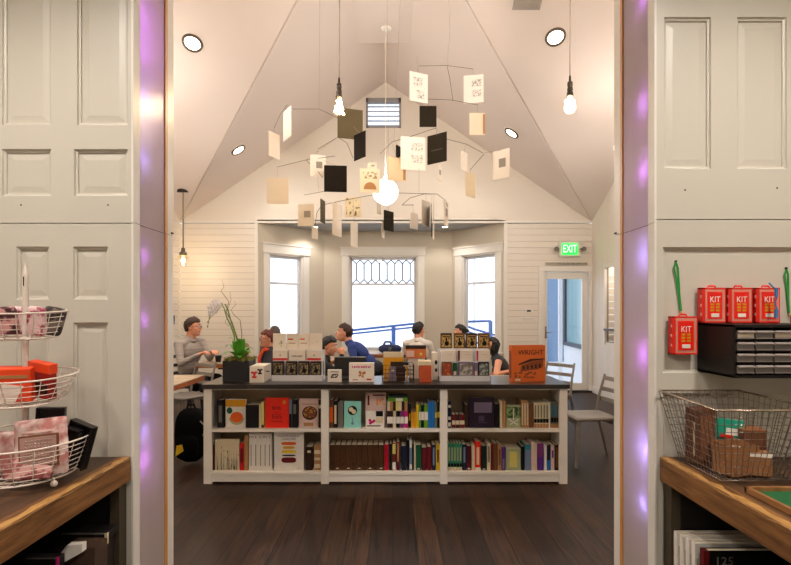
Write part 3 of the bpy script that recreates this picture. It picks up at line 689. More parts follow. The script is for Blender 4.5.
t, w, h = face_book(BX(298.2),BX(317.8),S1,BZc(399.5),'pink','pale cookbook facing out with a dark round bowl of food on its cover', y=DB+.03)
MB().prism([(w*.12+w*.78*math.cos(a),h*.5+w*.72*math.sin(a)) for a in [i*PI/14 for i in range(28)]], -.0012, 0).build('cover_bowl', cm('dark brown'), t)
MB().prism([(w*.12+w*.66*math.cos(a),h*.52+w*.6*math.sin(a)) for a in [i*PI/14 for i in range(28)]], -.002, -.0005).build('cover_food', two_tone('food_mix', (190,150,60), (120,60,30), 45, voronoi=True, thr=.35), t)
MB().boxb(-w*.7,w*.8,-.001,0,h*.8,h*.83).boxb(-w*.5,w*.5,-.001,0,h*.04,h*.16).build('cover_title', cm('tan'), t)
row([(318.3,321.5,400,'dark brown',dict(band=[(.7,.82,'cream')],label='dark brown book with cream band at right end, '+UL))], S1, UL)
# lower left
row([(211.8,214.2,444,'maroon',dict(label='thin maroon book at left end, '+LL))], S2, LL)
t, w, h = face_book(BX(215),BX(239.2),S2,BZc(439.5),'cream','white book facing out with dark green grasses drawn on its cover')
m_ = MB(); rr = random.Random(3)
for k in range(34):
    x = rr.uniform(-w*.85,w*.85); hh = rr.uniform(.25,.75)*h; dx = rr.uniform(-.012,.012)
    m_._add([(x-.0016,-.001,.006),(x+.0016,-.001,.006),(x+dx+.0004,-.001,hh),(x+dx*.5-.001,-.001,hh*.55)], [(0,1,2,3)])
    if k % 3 == 0: m_.ell((x+dx,-.001,hh), (.003,.0006,.008), 8)
m_.build('cover_grass', mat('grass_ink', (36,60,48), .7), t)
row([(239.6,244,443,'red',dict(label='red hardback right of the grass-cover book, '+LL,plate=(.3,.8,'maroon'))),(244.2,248.3,435,'tan',dict(label='tall plain tan book left of the white magazine volumes'))], S2, LL)
cuts = [249,253.2,258.4,262.8,267.4,271.8]; lets = ['TH','E','D','AY','S']
for k in range(5):
    t = spine_book(BX(cuts[k]),BX(cuts[k+1]),S2+.0005,BZc(433.5),'white', ['first','second','third','fourth','last'][k]+' from left of the five white volumes with large grey letters', depth=.2, group='five white volumes, lower left shelf', name='white_volume')
    h = BZc(433.5)-S2; w = (BX(cuts[k+1])-BX(cuts[k]))/2
    MB().text(lets[k], .03, face(0,-.0012,h-.033), .0006, sx=1.1).boxb(-w*.15,w*.15,-.001,0,h*.12,h*.7).build('spine_lettering', cm('grey'), t)
t, w, h = face_book(BX(274),BX(303.6),S2,BZc(432),'white','white cookbook facing out with stacked burger layers on its cover')
MB().text('INDEPENDENT', .026, face(0,-.001,h*.89), .0006, sx=1.1).text('LUNCHES', .026, face(0,-.001,h*.815), .0006, sx=1.1).build('cover_title', cm('lavender grey'), t)
for f0, f1, cc, ww in ((.66,.74,'orange',.5),(.56,.63,'gold',.4),(.45,.53,'yellow',.5),(.37,.41,'black-green',.46),(.2,.34,'dark red',.5)):
    hh = (f1-f0)*h/2; zc = (f0+f1)/2*h
    MB().prism([(math.copysign(abs(math.cos(a))**.5,math.cos(a))*w*ww,zc+math.copysign(abs(math.sin(a))**.7,math.sin(a))*hh) for a in [i*PI/12 for i in range(24)]], -.002, 0).build('cover_layer', cm(cc), t)
MB().boxb(w*.5,w*.85,-.001,0,h*.755,h*.765).boxb(w*.55,w*.8,-.001,0,h*.05,h*.08).boxb(-w*.6,-w*.2,-.001,0,h*.05,h*.06).build('cover_small_print', cm('pink'), t)
row([(305.5,312.5,447,'dark brown',dict(label='thick dark brown book right of the burger-cover cookbook',plate=(.75,.85,'cream'),depth=.2)),(314,320.5,445,'tan',dict(label='patterned tan book at right end, '+LL,band=[(.1,.25,'cream'),(.4,.5,'cream'),(.65,.8,'cream')]))], S2, LL)
# upper middle
row([(329.4,333,400,'brown',dict(band=[(.2,.75,'orange')],label='brown book with orange spine panel at left end, '+UM)),(333.2,337.6,401,'black',dict(plate=(.15,.85,'cream'),label='black book with speckled cream spine label, '+UM)),(338,343.2,402.5,'grey',{})], S1, UM)
t, w, h = face_book(BX(344),BX(361),S1,BZc(401.5),'aqua','aqua book facing out with a black plate of two pastries on its cover')
MB().prism([(w*.55*math.cos(a),h*.66+w*.55*math.sin(a)) for a in [i*PI/14 for i in range(28)]], -.001, 0).build('cover_plate', cm('black'), t)
for dx, dz in ((-.16,.12),(.16,-.14)): MB().prism([(w*dx+w*.27*math.cos(a),h*.66+w*dz+w*.27*math.sin(a)) for a in [i*PI/8 for i in range(16)]], -.002, -.0005).build('cover_pastry', cm('cream'), t)
MB().boxb(-.003,.003,-.001,0,h*.2,h*.38).prism([(.012*math.cos(a),h*.17+.012*math.sin(a)) for a in [i*PI/8 for i in range(16)]], -.001, 0).build('cover_figure', cm('blue-grey'), t)
t, w, h = face_book(BX(365),BX(386),S1,BZc(393.8),'pink','tall pale magazine with orange print standing behind a smaller one', y=DB+.07, th=.012, cat='magazine', name='magazine')
MB().boxb(-w*.8,-w*.62,-.001,0,h*.62,h*.92).boxb(-w*.3,w*.9,-.001,0,h*.9,h*.94).build('cover_print', cm('dark red'), t)
MB().boxb(w*.05,w*.9,-.001,0,h*.62,h*.8).build('cover_picture', two_tone('orange_food', (226,130,60), (224,190,160), 30), t)
t, w, h = face_book(BX(365.6),BX(384.4),S1,BZc(411),'white','smaller white magazine with a black square and pink flowers, '+UM, y=DB, th=.012, cat='magazine', name='magazine')
MB().boxb(w*.1,w*.85,-.001,0,h*.68,h*1.0).build('cover_square', cm('black'), t)
MB().boxb(w*.1,w*.85,-.001,0,h*.28,h*.64).build('cover_panel', cm('cream'), t)
m_ = MB(); [m_.prism([(-w*a+w*.16*math.cos(b_*PI/5),h*c+w*.16*math.sin(b_*PI/5)) for b_ in range(10)], -.001, 0) for a, c in ((.55,.45),(.3,.35),(.1,.42),(.5,.28))]
m_.build('cover_flowers', cm('magenta'), t); MB().boxb(-w*.85,w*.6,-.001,0,h*.08,h*.16).build('cover_title', cm('grey'), t)
cs = [(387,393,'dark brown'),(393.2,396,'cream'),(396.2,400,'black'),(400.2,404,'violet'),(404.2,408,'magenta')]
for x0, x1, c_ in cs:
    spine_book(BX(x0),BX(x1),S1+.0005,BZc(411),c_, c_+' volume in the row wrapped by one white band, '+UM, band=[(.26,.66,'white')], depth=.13, group='volumes wrapped in a white paper band')
zb = BZc(411)+.0015; zt = BZc(401.5)
xs = [387+ i*2.93 for i in range(11)]
for i in range(10):
    cc = ['cream','tan','dark brown','pale yellow','cream','dark brown','tan','cream','sage green','tan'][i]
    if BX(xs[i+1]) > BX(408.2): break
    spine_book(BX(xs[i]),BX(xs[i+1]),zb,zt,cc, 'small '+cc+' booklet, '+['1st','2nd','3rd','4th','5th','6th','7th'][i]+' from left, standing on the banded volumes', depth=.11, group='small booklets on top of the banded volumes', name='booklet')
xm0, xm1 = BX(388), BX(407.5)
t = thing('stacked_book', 'green and white book lying flat on the small booklets', 'book', ((xm0+xm1)/2,DB,zt+.001)); w = (xm1-xm0)/2
MB().boxb(-w,w,0,.1,0,.03).build('cover', cm('green'), t); MB().boxb(-w*.2,w*.5,-.001,0,.003,.027).build('spine_label', cm('white'), t)
t = thing('stacked_book', 'black-green book lying on top of the green and white one', 'book', ((xm0+xm1)/2,DB,zt+.032)); MB().boxb(-w*.9,w,0,.1,0,.018).build('cover', cm('black-green'), t)
row([(408.6,411,404,'black',dict(label='thin black book right of the banded volumes',plate=(.3,.6,'gold'))),(411.2,413.6,412,'gold',dict(label='first short gold book, '+UM)),(413.8,416.2,412,'gold',dict(label='second short gold book beside the taller yellow one')),(416.4,418.6,404.5,'yellow',dict(label='taller yellow book right of the short gold pair')),
     (418.8,420.8,405,'green',dict(band=[(.34,.7,'white')],label='thin green book with white band, left of a black one')),(421,424,405,'black',dict(band=[(.34,.7,'white')],label='black book with white band between two green ones')),(424.2,428,405,'green',dict(band=[(.34,.7,'white')],label='wider green book with white band left of the blue books')),
     (428.3,430.2,402,'blue',dict(label='first from left of the three blue books',group='three blue books')),(430.4,432.4,402,'blue',dict(label='middle one of the three blue books',group='three blue books')),(432.6,434.5,402,'blue',dict(label='rightmost of the three blue books',group='three blue books')),
     (434.8,437,403,'grey-green',dict(band=[(.4,.62,'pale yellow')])),(437.2,440,402,'dark brown',dict(band=[(.4,.62,'yellow')]))], S1, UM)
# lower middle
for k in range(10):
    a = 329.3+k*5.46
    t = spine_book(BX(a),BX(a+5.3),S2+.0005,BZc(445),'leather brown', ['first','second','third','fourth','fifth','sixth','seventh','eighth','ninth','last'][k]+' from left of the brown leather volumes, lower middle shelf', group='brown leather volumes', depth=.2, plate=(.06,.1,'cream') if k % 2 else (.2,.3,'dark brown'), name='leather_volume')
row([(384.4,388.6,444.5,'crimson',dict(label='crimson book right of the brown leather volumes')),(389.4,391.8,444,'black',{}),(392.4,395.8,443,'dark red',dict(band=[(.6,.96,'pale yellow'),(.02,.3,'white')],label='dark red book with pale yellow top and white foot, '+LM)),
     (396.4,399.8,442,'maroon',dict(plate=(.3,.95,'tan'))),(401.4,406.6,446,'navy',dict(label='wide navy book, '+LM+', right of the maroon and tan one')),(407,409.2,440,'black',{}),(409.5,412,440,'blue-grey',dict(band=[(.75,1.0,'white'),(.05,.2,'white')],label='blue-grey and white book, '+LM)),
     (412.2,413.8,444,'black-green',{}),(414.2,415.8,443.5,'cream',{}),(416.1,421.2,445,'dark green',dict(plate=(.04,.09,'cream'),label='dark green book, '+LM)),(421.6,426.8,447.5,'maroon',dict(plate=(.3,.9,'dark red'),label='maroon book right of the dark green one, '+LM)),(427.1,431.4,447,'dark red',dict(label='plain dark red book left of the navy and yellow ones')),
     (431.9,435.6,445,'navy',dict(plate=(.2,.9,'blue-grey'))),(436,439.8,444.5,'yellow',dict(plate=(.3,.8,'brown'),label='bright yellow book at right end, '+LM))], S2, LM)
# upper right
row([(448,451,401,'navy',dict(band=[(.05,.2,'white'),(.3,.42,'white'),(.75,.85,'white')],label='navy and white book at left end, '+UR))], S1, UR)
for k, (a, b, cc) in enumerate(((452,455.6,'dark red'),(455.8,459.6,'dark brown'),(459.8,464.6,'dark red'))):
    spine_book(BX(a),BX(b),S1+.0005,BZc(414.5),cc, ['left','middle','right'][k]+' one of three short dark volumes with a cream band', band=[(.25,.55,'cream')], depth=.12, group='short dark volumes with a cream band')
row([(465.2,468.6,405,'dark brown',dict(label='thin dark brown book left of the large dark purple cover',depth=.2))], S1, UR)
t, w, h = face_book(BX(469.2),BX(494.5),S1,BZc(397.5),'dark purple','large dark purple book facing out with a grey title plate', th=.05)
MB().boxb(-w*.62,w*.8,-.001,0,h*.5,h*.84).build('cover_plate', cm('lavender grey'), t); MB().boxb(-w*.25,w*.2,-.001,0,h*.22,h*.4).boxb(-w*.3,w*.4,-.001,0,h*.16,h*.19).build('cover_emblem', mat('dull_emblem', (70,54,80), .6), t)
row([(495,499.6,404,'black',{}),(499.9,502.4,401,'cream',dict(label='cream book left of a tan one, beside the green fork cover')),(502.7,505.8,401,'tan',dict(label='tan book left of the green cover with crossed shapes'))], S1, UR)
t, w, h = face_book(BX(506.4),BX(520.6),S1,BZc(405.2),'sage green','green book facing out with white crossed cutlery on its cover')
MB().boxb(-w,w,-.001,0,h*.44,h*.93).build('cover_scene', two_tone('garden_print', (40,70,30), (120,150,90), 28), t)
m_ = MB(); m_.tube([(0,-.002,h*.85),(0,-.002,h*.45),(.0,-.002,h*.35)], .004, 6).tube([(-w*.75,-.002,h*.4),(w*.1,-.002,h*.22),(w*.6,-.002,h*.15)], .004, 6).tube([(w*.7,-.002,h*.38),(0,-.002,h*.25),(-w*.5,-.002,h*.15)], .004, 6); m_.build('cover_cutlery', cm('white'), t)
for k in range(3):
    a = 521.2+k*2.6; spine_book(BX(a),BX(a+2.45),S1+.0005,BZc(400.5),'tan', ['left','middle','right'][k]+' one of three tall orange-cream books, '+UR, group='three tall orange-cream books', plate=(.1,.9,'cream'))
row([(529.2,533.6,403.5,'brown',dict(label='red-brown book left of the cream volumes with black bands'))], S1, UR)
for k in range(5):
    a = 534+k*2.95; spine_book(BX(a),BX(a+2.8),S1+.0005,BZc(402.5),'cream', ['first','second','third','fourth','fifth'][k]+' from left of the cream volumes with a black band, '+UR, group='cream volumes with black bands', band=[(.2,.36,'black'),(0,.16,'tan')], plate=(.4,.9,'grey-green'), name='banded_volume')
row([(548.9,550.4,402,'white',dict(label='thin white book right of the cream banded volumes'))], S1, UR)
for k in range(3):
    a = 550.8+k*2.9; spine_book(BX(a),BX(a+2.75),S1+.0005,BZc(402.5),'grey', ['left','middle','right'][k]+' one of three grey-blue volumes with black band, '+UR, group='grey-blue volumes with black bands', band=[(.22,.4,'black'),(0,.16,'tan')], plate=(.45,.9,'teal'), name='banded_volume')
# lower right
for k in range(5):
    a = 447.9+k*2.85; spine_book(BX(a),BX(a+2.7),S2+.0005,BZc(443.5),'sea green', ['first','second','third','fourth','fifth'][k]+' from left of the green volumes with black foot band', group='green volumes with black bands', band=[(.14,.26,'black'),(0,.12,'cream')], plate=(.35,.85,'sage green'), name='banded_volume')
row([(462.4,466.4,444.5,'navy',dict(plate=(.3,.9,'blue-grey'),label='navy book right of the green banded volumes')),(466.7,471.4,446,'maroon',dict(plate=(.04,.1,'cream'),label='maroon book left of the cream and red ones, '+LR)),(471.8,474.8,445,'cream',dict(label='cream book left of the bright red one, '+LR)),(475.2,480.6,441.5,'bright red',dict(plate=(.2,.8,'cream'),band=[(0,.1,'white')],label='bright red book with white foot, '+LR)),
     (481.3,486.7,446,'black-green',dict(plate=(.03,.07,'cream'))),(487.1,490.6,443.5,'cream',dict(plate=(.3,.9,'grey'),label='cream book with grey lettering strip, '+LR)),(490.9,493,444,'dark red',{}),(493.3,497.6,443.5,'brown',{}),(497.9,501.4,444,'tan',dict(plate=(.2,.8,'brown'),label='tan book left of the small purple one, '+LR)),(501.7,505.4,447,'purple',dict(plate=(.08,.5,'lavender grey'))),
     (506,520.8,448.5,'sage green',dict(plate=(.15,.85,'pale yellow'),label='very thick sage green book, '+LR,depth=.19)),(521.4,524.6,446.5,'black',{}),(525,531,444.5,'teal',dict(band=[(0,.8,'blue-grey')],label='teal and pale blue book, '+LR)),(531.4,534.2,442,'pink',{}),(534.4,537,443,'cream',dict(plate=(.2,.9,'pink'),label='cream book with pink strip left of the violet one')),(537.4,543.6,443.5,'violet',dict(band=[(.0,.5,'purple')])),
     (544.2,546.8,445,'white',{}),(547,550.6,445,'navy',dict(band=[(0,.4,'blue')])),(551,554.4,445.5,'pink',dict(plate=(.5,.8,'purple'),label='pale book with purple label near right end, '+LR)),(554.8,559,445,'dark brown',dict(plate=(.1,.9,'brown'),label='dark brown book at right end, '+LR))], S2, LR)

# ================================================================ COUNTER ITEMS
CZ = ZT
def cx(px, d): return X(px, d)
acry = mat('white_acrylic', (226,226,232), .2, var=.01, coat=.3)
gold_pic = two_tone('gold_picture', (196,160,90), (60,50,40), 55, thr=.56)
dark_pic = two_tone('dusky_picture', (150,132,100), (58,52,44), 50, thr=.52)
card_w = mat('card_stock', (236,226,212), .6, var=.03)
def card_box(px0, px1, py0, z0, d, label, body=card_w, th=.03, group=None, deco=None, cat='card box', name='card_box', tilt=0):
    x0, x1 = X(px0,d), X(px1,d); h = Z(py0,d)-z0
    t = thing(name, label, cat, ((x0+x1)/2, d, z0+.0005), 0, group); w = (x1-x0)/2
    t.rotation_euler = (-tilt,0,0)
    MB().boxb(-w,w,0,th,0,h).build('box', body, t, bev=.0015)
    if deco: deco(t, w, h)
    return t
def framed(pic):
    def f(t, w, h):
        MB().boxb(-w*.82,w*.82,-.0015,0,h*.12,h*.88).build('picture', pic, t)
        m_ = MB().ell((w*.1,-.002,h*.36),(w*.4,.0008,h*.16),10); m_.ell((w*.05,-.002,h*.58),(w*.14,.0008,h*.16),8)
        m_.build('picture_figure', cm('black'), t)
        MB().boxb(-w*.6,w*.6,-.0025,-.0015,h*.76,h*.82).build('picture_title', cm('dark brown'), t)
    return f
def tiers(name, label, px0, px1, d, steps):
    x0, x1 = X(px0,d), X(px1,d); w = (x1-x0)/2
    t = thing(name, label, 'display stand', ((x0+x1)/2, d, CZ+.0005)); y = 0
    m_ = MB()
    for i, (z, dd) in enumerate(steps):
        m_.boxb(-w,w,y,y+dd,z-.008-CZ,z-CZ)
        m_.boxb(-w,w,y,y+.006,(0 if i == 0 else steps[i-1][0]-CZ),z-.008-CZ); y += dd
    m_.boxb(-w,-w+.006,.0,y,0,.04).boxb(w-.006,w,0,y,0,.04)
    for s in (-1,1): m_.boxb(s*w-.003,s*w+.003,y-.04,y,0,steps[-1][0]-CZ)
    m_.build('tiers', acry, t)
    m_ = MB()
    yy = 0
    for z, dd in steps:
        m_.boxb(-w,w,yy,yy+.003,z-CZ,z-CZ+.008); yy += dd
    m_.build('front_lip', acry, t)
    return t
d1 = 4.72
tiers('card_display', 'white three-tier card stand left of the middle of the counter', 271.5, 322.5, d1, [(.908,.055),(1.035,.055),(1.13,.06)])
red_m = mat('red_card', (214,50,44), .5)
for k, (a, b) in enumerate(((272.5,283.2),(285.5,296.5),(298.3,309),(310.2,320.8))):
    card_box(a,b,361.5,.908,d1+.008, ['far left','second','third','far right'][k]+' dark-framed picture card on the left stand\'s bottom tier', cm('dark brown'), .04, 'framed picture cards on the left stand', framed(dark_pic), name='picture_card')
for k, (a, b, c) in enumerate(((272.8,287.5,'white card box with red lower edge, left end of second tier'),(289.2,305.2,'white card box with black lettering, centre of second tier'),(307,321,'cream card box with red lower edge, right end of second tier'))):
    def deco(t, w, h, k=k):
        if k != 1: MB().boxb(-w,w,-.0015,0,.0,.028).build('red_edge', red_m, t)
        if k == 1: dashes(MB(),-w*.7,w*.7,h*.4,h*.55,9).build('lettering', cm('grey'), t)
        else: MB().boxb(-w*.1,w*.1,-.0015,0,h*.5,h*.6).build('small_print', cm('grey'), t)
    card_box(a,b,350.4,1.035,d1+.063,c,card_w,.045,'white boxes on the left stand',deco)
for k, (a, b, c) in enumerate(((273,285.8,'white card with green sprig drawing, top tier of left stand'),(286.4,297.8,'cream card with faint orange text, top tier of left stand'),(298.4,309,'third cream card with orange heading, top tier of left stand'),(309.2,322,'cream card with tiny red dots, right end of top tier'))):
    def deco(t, w, h, k=k):
        if k == 0:
            m_ = MB()
            for j in range(14):
                a_ = j*.7; m_.ell((w*.25+.008*math.cos(a_)*(1+j%3)*.6,-.001,h*.4+.010*math.sin(a_)*(1+j%4)*.6),(.005,.0006,.003),8)
            m_.build('sprig', cm('grey-green'), t)
        elif k < 3: MB().boxb(-w*.7,w*.2,-.001,0,h*.62,h*.7).build('heading', cm('orange'), t); MB().boxb(-w*.6,w*.6,-.001,0,h*.4,h*.44).build('text_line', cm('tan'), t)
        else: MB().ell((w*.2,-.001,h*.5),(.004,.001,.004),8).ell((-w*.5,-.001,h*.42),(.003,.001,.003),8).build('dots', cm('red'), t)
    card_box(a,b,333.5,1.13,d1+.118,c,card_w,.02,'cards on the top tier of the left stand',deco, name='greeting_card', cat='card')
# right stand
d2 = 4.72
tiers('card_display', 'white three-tier card stand right of the middle of the counter', 439, 491, d2, [(.902,.055),(1.03,.055),(1.14,.06)])
for k, (a, b, cc, pic) in enumerate(((442,452,'brown','food_grid'),(458.5,473.5,'lavender grey','grey'),(478.5,489,'black','silver'))):
    pm = {'food_grid': two_tone('food_grid', (206,120,50), (150,60,30), 40, voronoi=True, thr=.4), 'grey': two_tone('pale_scene', (190,184,176), (120,112,106), 22), 'silver': two_tone('silver_scene', (170,176,170), (90,96,92), 30)}[pic]
    card_box(a,b,362.2,.902,d2+.008,('orange food picture card','wide grey picture card','black-framed silver picture card')[k]+' on the bottom tier of the right stand', cm(cc), .04, None, lambda t,w,h,pm=pm: MB().boxb(-w*.8,w*.8,-.0015,0,h*.1,h*.9).build('picture', pm, t) and None, name='picture_card')
for a, b, c in ((453,457,'small dark card pack'),(474.2,477.8,'small purple-grey card pack')):
    card_box(a,b,363,.902,d2+.012,c+' on the right stand\'s bottom tier', cm('lavender grey' if a > 460 else 'dark green'), .03, None, lambda t,w,h: MB().boxb(-w*.7,w*.7,-.001,0,h*.1,h*.4).build('label', cm('pink'), t) and None)
for k, (a, b) in enumerate(((440.5,455.5),(458,472.8),(476.5,490))):
    def deco(t, w, h, k=k):
        if k > 0: MB().boxb(-w,-w*.75,-.0015,0,0,h).build('coloured_edge', cm('maroon' if k == 1 else 'magenta'), t)
        MB().boxb(-w*.2,w*.6,-.001,0,h*.62,h*.66).build('fine_print', cm('pink'), t)
    card_box(a,b,350.6,1.03,d2+.063,('plain white card box, left end of right stand\'s middle tier','white card box with maroon edge, middle tier of right stand','white card box with magenta edge, middle tier of right stand')[k],card_w,.045,None,deco)
for k, (a, b) in enumerate(((440.6,451.8),(454,464.6),(466.2,477),(478,489.6))):
    card_box(a,b,333.2,1.14,d2+.118,('first from left','second from left','third from left','rightmost')[k]+' gold picture card on the top tier of right stand', cm('brown' if k % 2 else 'dark brown'), .03, 'gold picture cards on the right stand', framed(gold_pic), name='picture_card')
# white logo box
t = thing('gift_box', 'white box with red and black shapes beside the black planter', 'box', ((X(249.5,4.62)+X(264,4.62))/2, 4.62, CZ+.0005)); w = (X(264,4.62)-X(249.5,4.62))/2
MB().boxb(-w,w,0,.27,0,.145).build('box', card_w, t, bev=.002)
def blob(cx_, cz_, s): return [(cx_+s*a, cz_+s*b) for a, b in ((-1,.9),(-.3,1),(0,.7),(.4,1.05),(1,.9),(.75,.35),(.4,.4),(.35,-.4),(.8,-.5),(.6,-1),(-.6,-1),(-.75,-.5),(-.3,-.4),(-.3,.3),(-.9,.35))]
MB().prism(blob(-.022,.07,.03), -.002, 0).build('red_emblem', red_m, t); MB().prism(blob(.028,.098,.024), -.002, 0).build('black_emblem', cm('black'), t)
m_ = MB()
m_.prism([(.06,.09),(.2,.07),(.2,.08),(.06,.1)],w,w+.0015,axis='x')
m_.build('side_print', cm('black'), t)
# small logo card
t = thing('logo_card', 'small white card with a black scribble logo on the counter', 'card', ((X(327.5,4.66)+X(341.5,4.66))/2, 4.66, CZ+.0005)); w = (X(341.5,4.66)-X(327.5,4.66))/2
MB().boxb(-w,w,0,.03,0,.11).build('box', card_w, t, bev=.002)
m_ = MB(); m_.tube([(.026*math.cos(a)+.006*math.sin(3*a),-.002,.055+.02*math.sin(a)*(1+.4*math.cos(2*a))) for a in [i*PI/14 for i in range(30)]], .004, 6).tube([(-.03,-.002,.035),(0,-.002,.07),(.02,-.002,.04)], .003, 6)
m_.boxb(-w*.6,w*.6,-.001,0,.088,.093); m_.build('logo', cm('black'), t)
# butterfly box
t = thing('picture_box', 'white box with pink heading and orange butterfly drawing on the counter', 'box', ((X(349,4.66)+X(374,4.66))/2, 4.66, CZ+.0005)); w = (X(374,4.66)-X(349,4.66))/2; h = Z(363,4.66)-CZ
MB().boxb(-w,w,0,.05,0,h).build('box', card_w, t, bev=.002)
dashes(MB(),-w*.75,w*.8,h*.74,h*.86,11).build('heading', cm('magenta'), t)
m_ = MB()
for a_, r_ in ((.6,.034),(2.2,.03),(3.6,.024),(5.2,.026)): m_.ell((.001+r_*.7*math.cos(a_),-.001,h*.4+r_*.7*math.sin(a_)),(r_*.55,.0008,r_*.4),12,R=Matrix.Rotation(-a_,3,'Y'))
m_.build('butterfly', two_tone('butterfly_print', (214,150,70), (170,90,50), 80), t)
MB().boxb(w*.4,w*.8,-.001,0,h*.1,h*.17).boxb(-w*.7,-w*.3,-.001,0,h*.1,h*.14).build('small_print', cm('red'), t)
# laptop-like dark panel behind
t = thing('laptop', 'open black laptop seen from behind on the far side of the counter', 'laptop', ((X(334,4.98)+X(366,4.98))/2, 5.0, CZ+.0005)); w = (X(366,4.98)-X(334,4.98))/2
MB().boxb(-w,w,-.0,.0,0,0)
MB().boxb(-w,w,-.2,.0,0,.014).build('base', mat('dark_aluminium', (60,60,66), .35, .6), t, bev=.003)
MB().boxb(-w,w,.0,.008,.014,.19).build('lid', mat('black_lid', (24,24,28), .35), t, bev=.003); MB().boxb(-w,w,-.002,.009,.188,.195).build('lid_rim', mat('rim_silver', (190,188,186), .3, .6), t)
# wire basket with books
blackwire = mat('black_wire', (38,34,32), .45, .6)
d = 4.62; xa, xb = X(382,d), X(414,d)
t = thing('wire_basket', 'black wire basket holding books on the counter', 'basket', ((xa+xb)/2, d, CZ+.0005)); w = (xb-xa)/2
m_ = MB(); dp = .24; hh = .15
for k in range(5):
    z = .004+k*hh/4; m_.loop([(-w,0,z),(w,0,z),(w,dp,z),(-w,dp,z)], .0022, 5)
n = 9
for k in range(n+1):
    x = -w+2*w*k/n; m_.tube([(x,0,hh),(x,0,.003),(x,dp,.003),(x,dp,hh)], .0016, 5)
for k in range(6):
    y = dp*k/5; m_.tube([(-w,y,hh),(-w,y,.003),(w,y,.003),(w,y,hh)], .0016, 5)
m_.build('wire_grid', blackwire, t)
t = thing('paper_bag_book', 'yellow and cream book standing in the black wire basket', 'book', (X(393.5,4.8), 4.79, CZ+.008)); ww = .092
MB().boxb(-ww,ww,0,.03,0,.245).build('cover', cm('gold'), t); MB().boxb(-ww,ww,-.001,.031,.20,.248).build('title_band', cm('cream'), t); MB().boxb(-ww*.3,ww,-.0015,0,.03,.16).build('dark_panel', cm('dark brown'), t)
for k, (a, b, yt, cc, l) in enumerate(((385,389,372,'tan','narrow tan notebook at the left of the wire basket'),(389.5,396,367,'lavender grey','grey-purple book in the wire basket with a pale dot'),(396.5,405.5,367,'dark brown','dark brown book in the middle of the wire basket'),(406,408,366,'gold','thin gold book at the right of the wire basket'))):
    t = thing('book', l, 'book', ((X(a,4.66)+X(b,4.66))/2, 4.66, CZ+.008)); ww = (X(b,4.66)-X(a,4.66))/2-.001; h = Z(yt,4.66)-CZ-.008
    MB().boxb(-ww,ww,0,.03,0,h).build('cover', cm(cc), t)
    if k == 1: MB().prism([(.012*math.cos(i*PI/6),h*.78+.012*math.sin(i*PI/6)) for i in range(12)], -.001, 0).build('dot', cm('cream'), t)
    if k == 2: MB().boxb(-ww*.8,ww*.8,-.001,0,h*.55,h*.6).boxb(-ww*.8,ww*.8,-.001,0,h*.3,h*.34).build('title_lines', cm('brown'), t)
t = thing('book', 'stout white paper-wrapped book between the wire basket and orange book', 'book', ((X(409,4.88)+X(419,4.88))/2, 4.9, CZ+.0005)); 
MB().boxb(-.045,.045,0,.12,0,.19).build('cover', card_w, t)
d = 4.64; xa, xb = X(416,d), X(431,d); w = (xb-xa)/2
for k in range(1):
    t = thing('storage_box', 'rust-orange box with cream top on the counter right of the basket', 'box', ((xa+xb)/2+.004, d, CZ+.0005))
    MB().boxb(-w*.55,w,0,.16,0,.15).build('box', mat('rust_card', (186,74,30), .55, var=.15, scale=20), t, bev=.002); MB().boxb(-w*.75,w,-.002,.162,.15,.185).build('lid', cm('cream'), t, bev=.002)
t = thing('pasta_box', 'orange-printed box with a dark lid lying on the cream-topped box and white book', 'box', ((X(405,4.84)+X(426,4.84))/2, 4.9, CZ+.192)); 
MB().boxb(-.09,.10,-.02,.10,0,.085).build('box', mat('orange_print', (206,112,52), .5, var=.2, scale=18), t, bev=.002); MB().boxb(-.09,.10,-.02,.10,.085,.115).build('lid', cm('dark brown'), t)
MB().boxb(-.085,-.01,-.022,-.02,.012,.07).build('label', cm('pink'), t); MB().ell((.05,-.021,.035),(.015,.003,.015),10).build('sticker', cm('pale yellow'), t)
t = thing('spotted_box', 'narrow white box with two black spots left of the right card stand', 'box', ((X(433,4.8)+X(438,4.8))/2, 4.8, CZ+.0005))
MB().boxb(-.03,.02,0,.1,0,.25).build('box', card_w, t, bev=.002); MB().ell((0.005,-.001,.16),(.013,.002,.022),10).ell((.005,-.001,.09),(.011,.002,.018),10).build('black_spots', cm('black'), t)
# orange WRIGHT book
d = 4.68; xa, xb = X(514,d), X(548,d)
t = thing('large_book', 'large orange boxed book titled WRIGHT standing on the counter\'s right end', 'book', ((xa+xb)/2-.02, d, CZ+.0005), .16); w = .157; h = Z(345.5,d)-CZ
m_ = MB().boxb(-w,w,0,.006,0,h).boxb(-w,w,.064,.07,0,h).boxb(-w,-w+.006,.006,.064,0,h).boxb(w-.006,w,.006,.064,0,h); om = mat('orange_cloth', (222,104,26), .5, var=.06, scale=12)
m_.build('slipcase', om, t); MB().boxb(-w+.006,w-.006,.006,.064,.002,h-.004).build('pages', cm('tan'), t)
MB().text('WRIGHT', .06, face(.02,-.001,h*.8), .0006, sx=1.0).build('title', cm('dark brown'), t)
dk = mat('engraved_rust', (140,66,24), .6, var=.2, scale=40)
m_ = MB().prism([(-w*.5,h*.28),(w*.55,h*.34),(w*.85,h*.40),(w*.85,h*.6),(w*.2,h*.56),(-w*.45,h*.46)], -.001, 0); m_.build('house_engraving', dk, t)
m_ = MB()
for k in range(5): m_.boxb(-w*.35+k*w*.24,-w*.25+k*w*.24,-.002,-.001,h*(.34+.01*k),h*(.44+.012*k))
m_.prism([(-w*.6,h*.46),(w*.2,h*.57),(w*.95,h*.61),(w*.95,h*.64),(w*.1,h*.63),(-w*.6,h*.50)], -.002, 0).build('engraved_windows', cm('dark brown'), t)
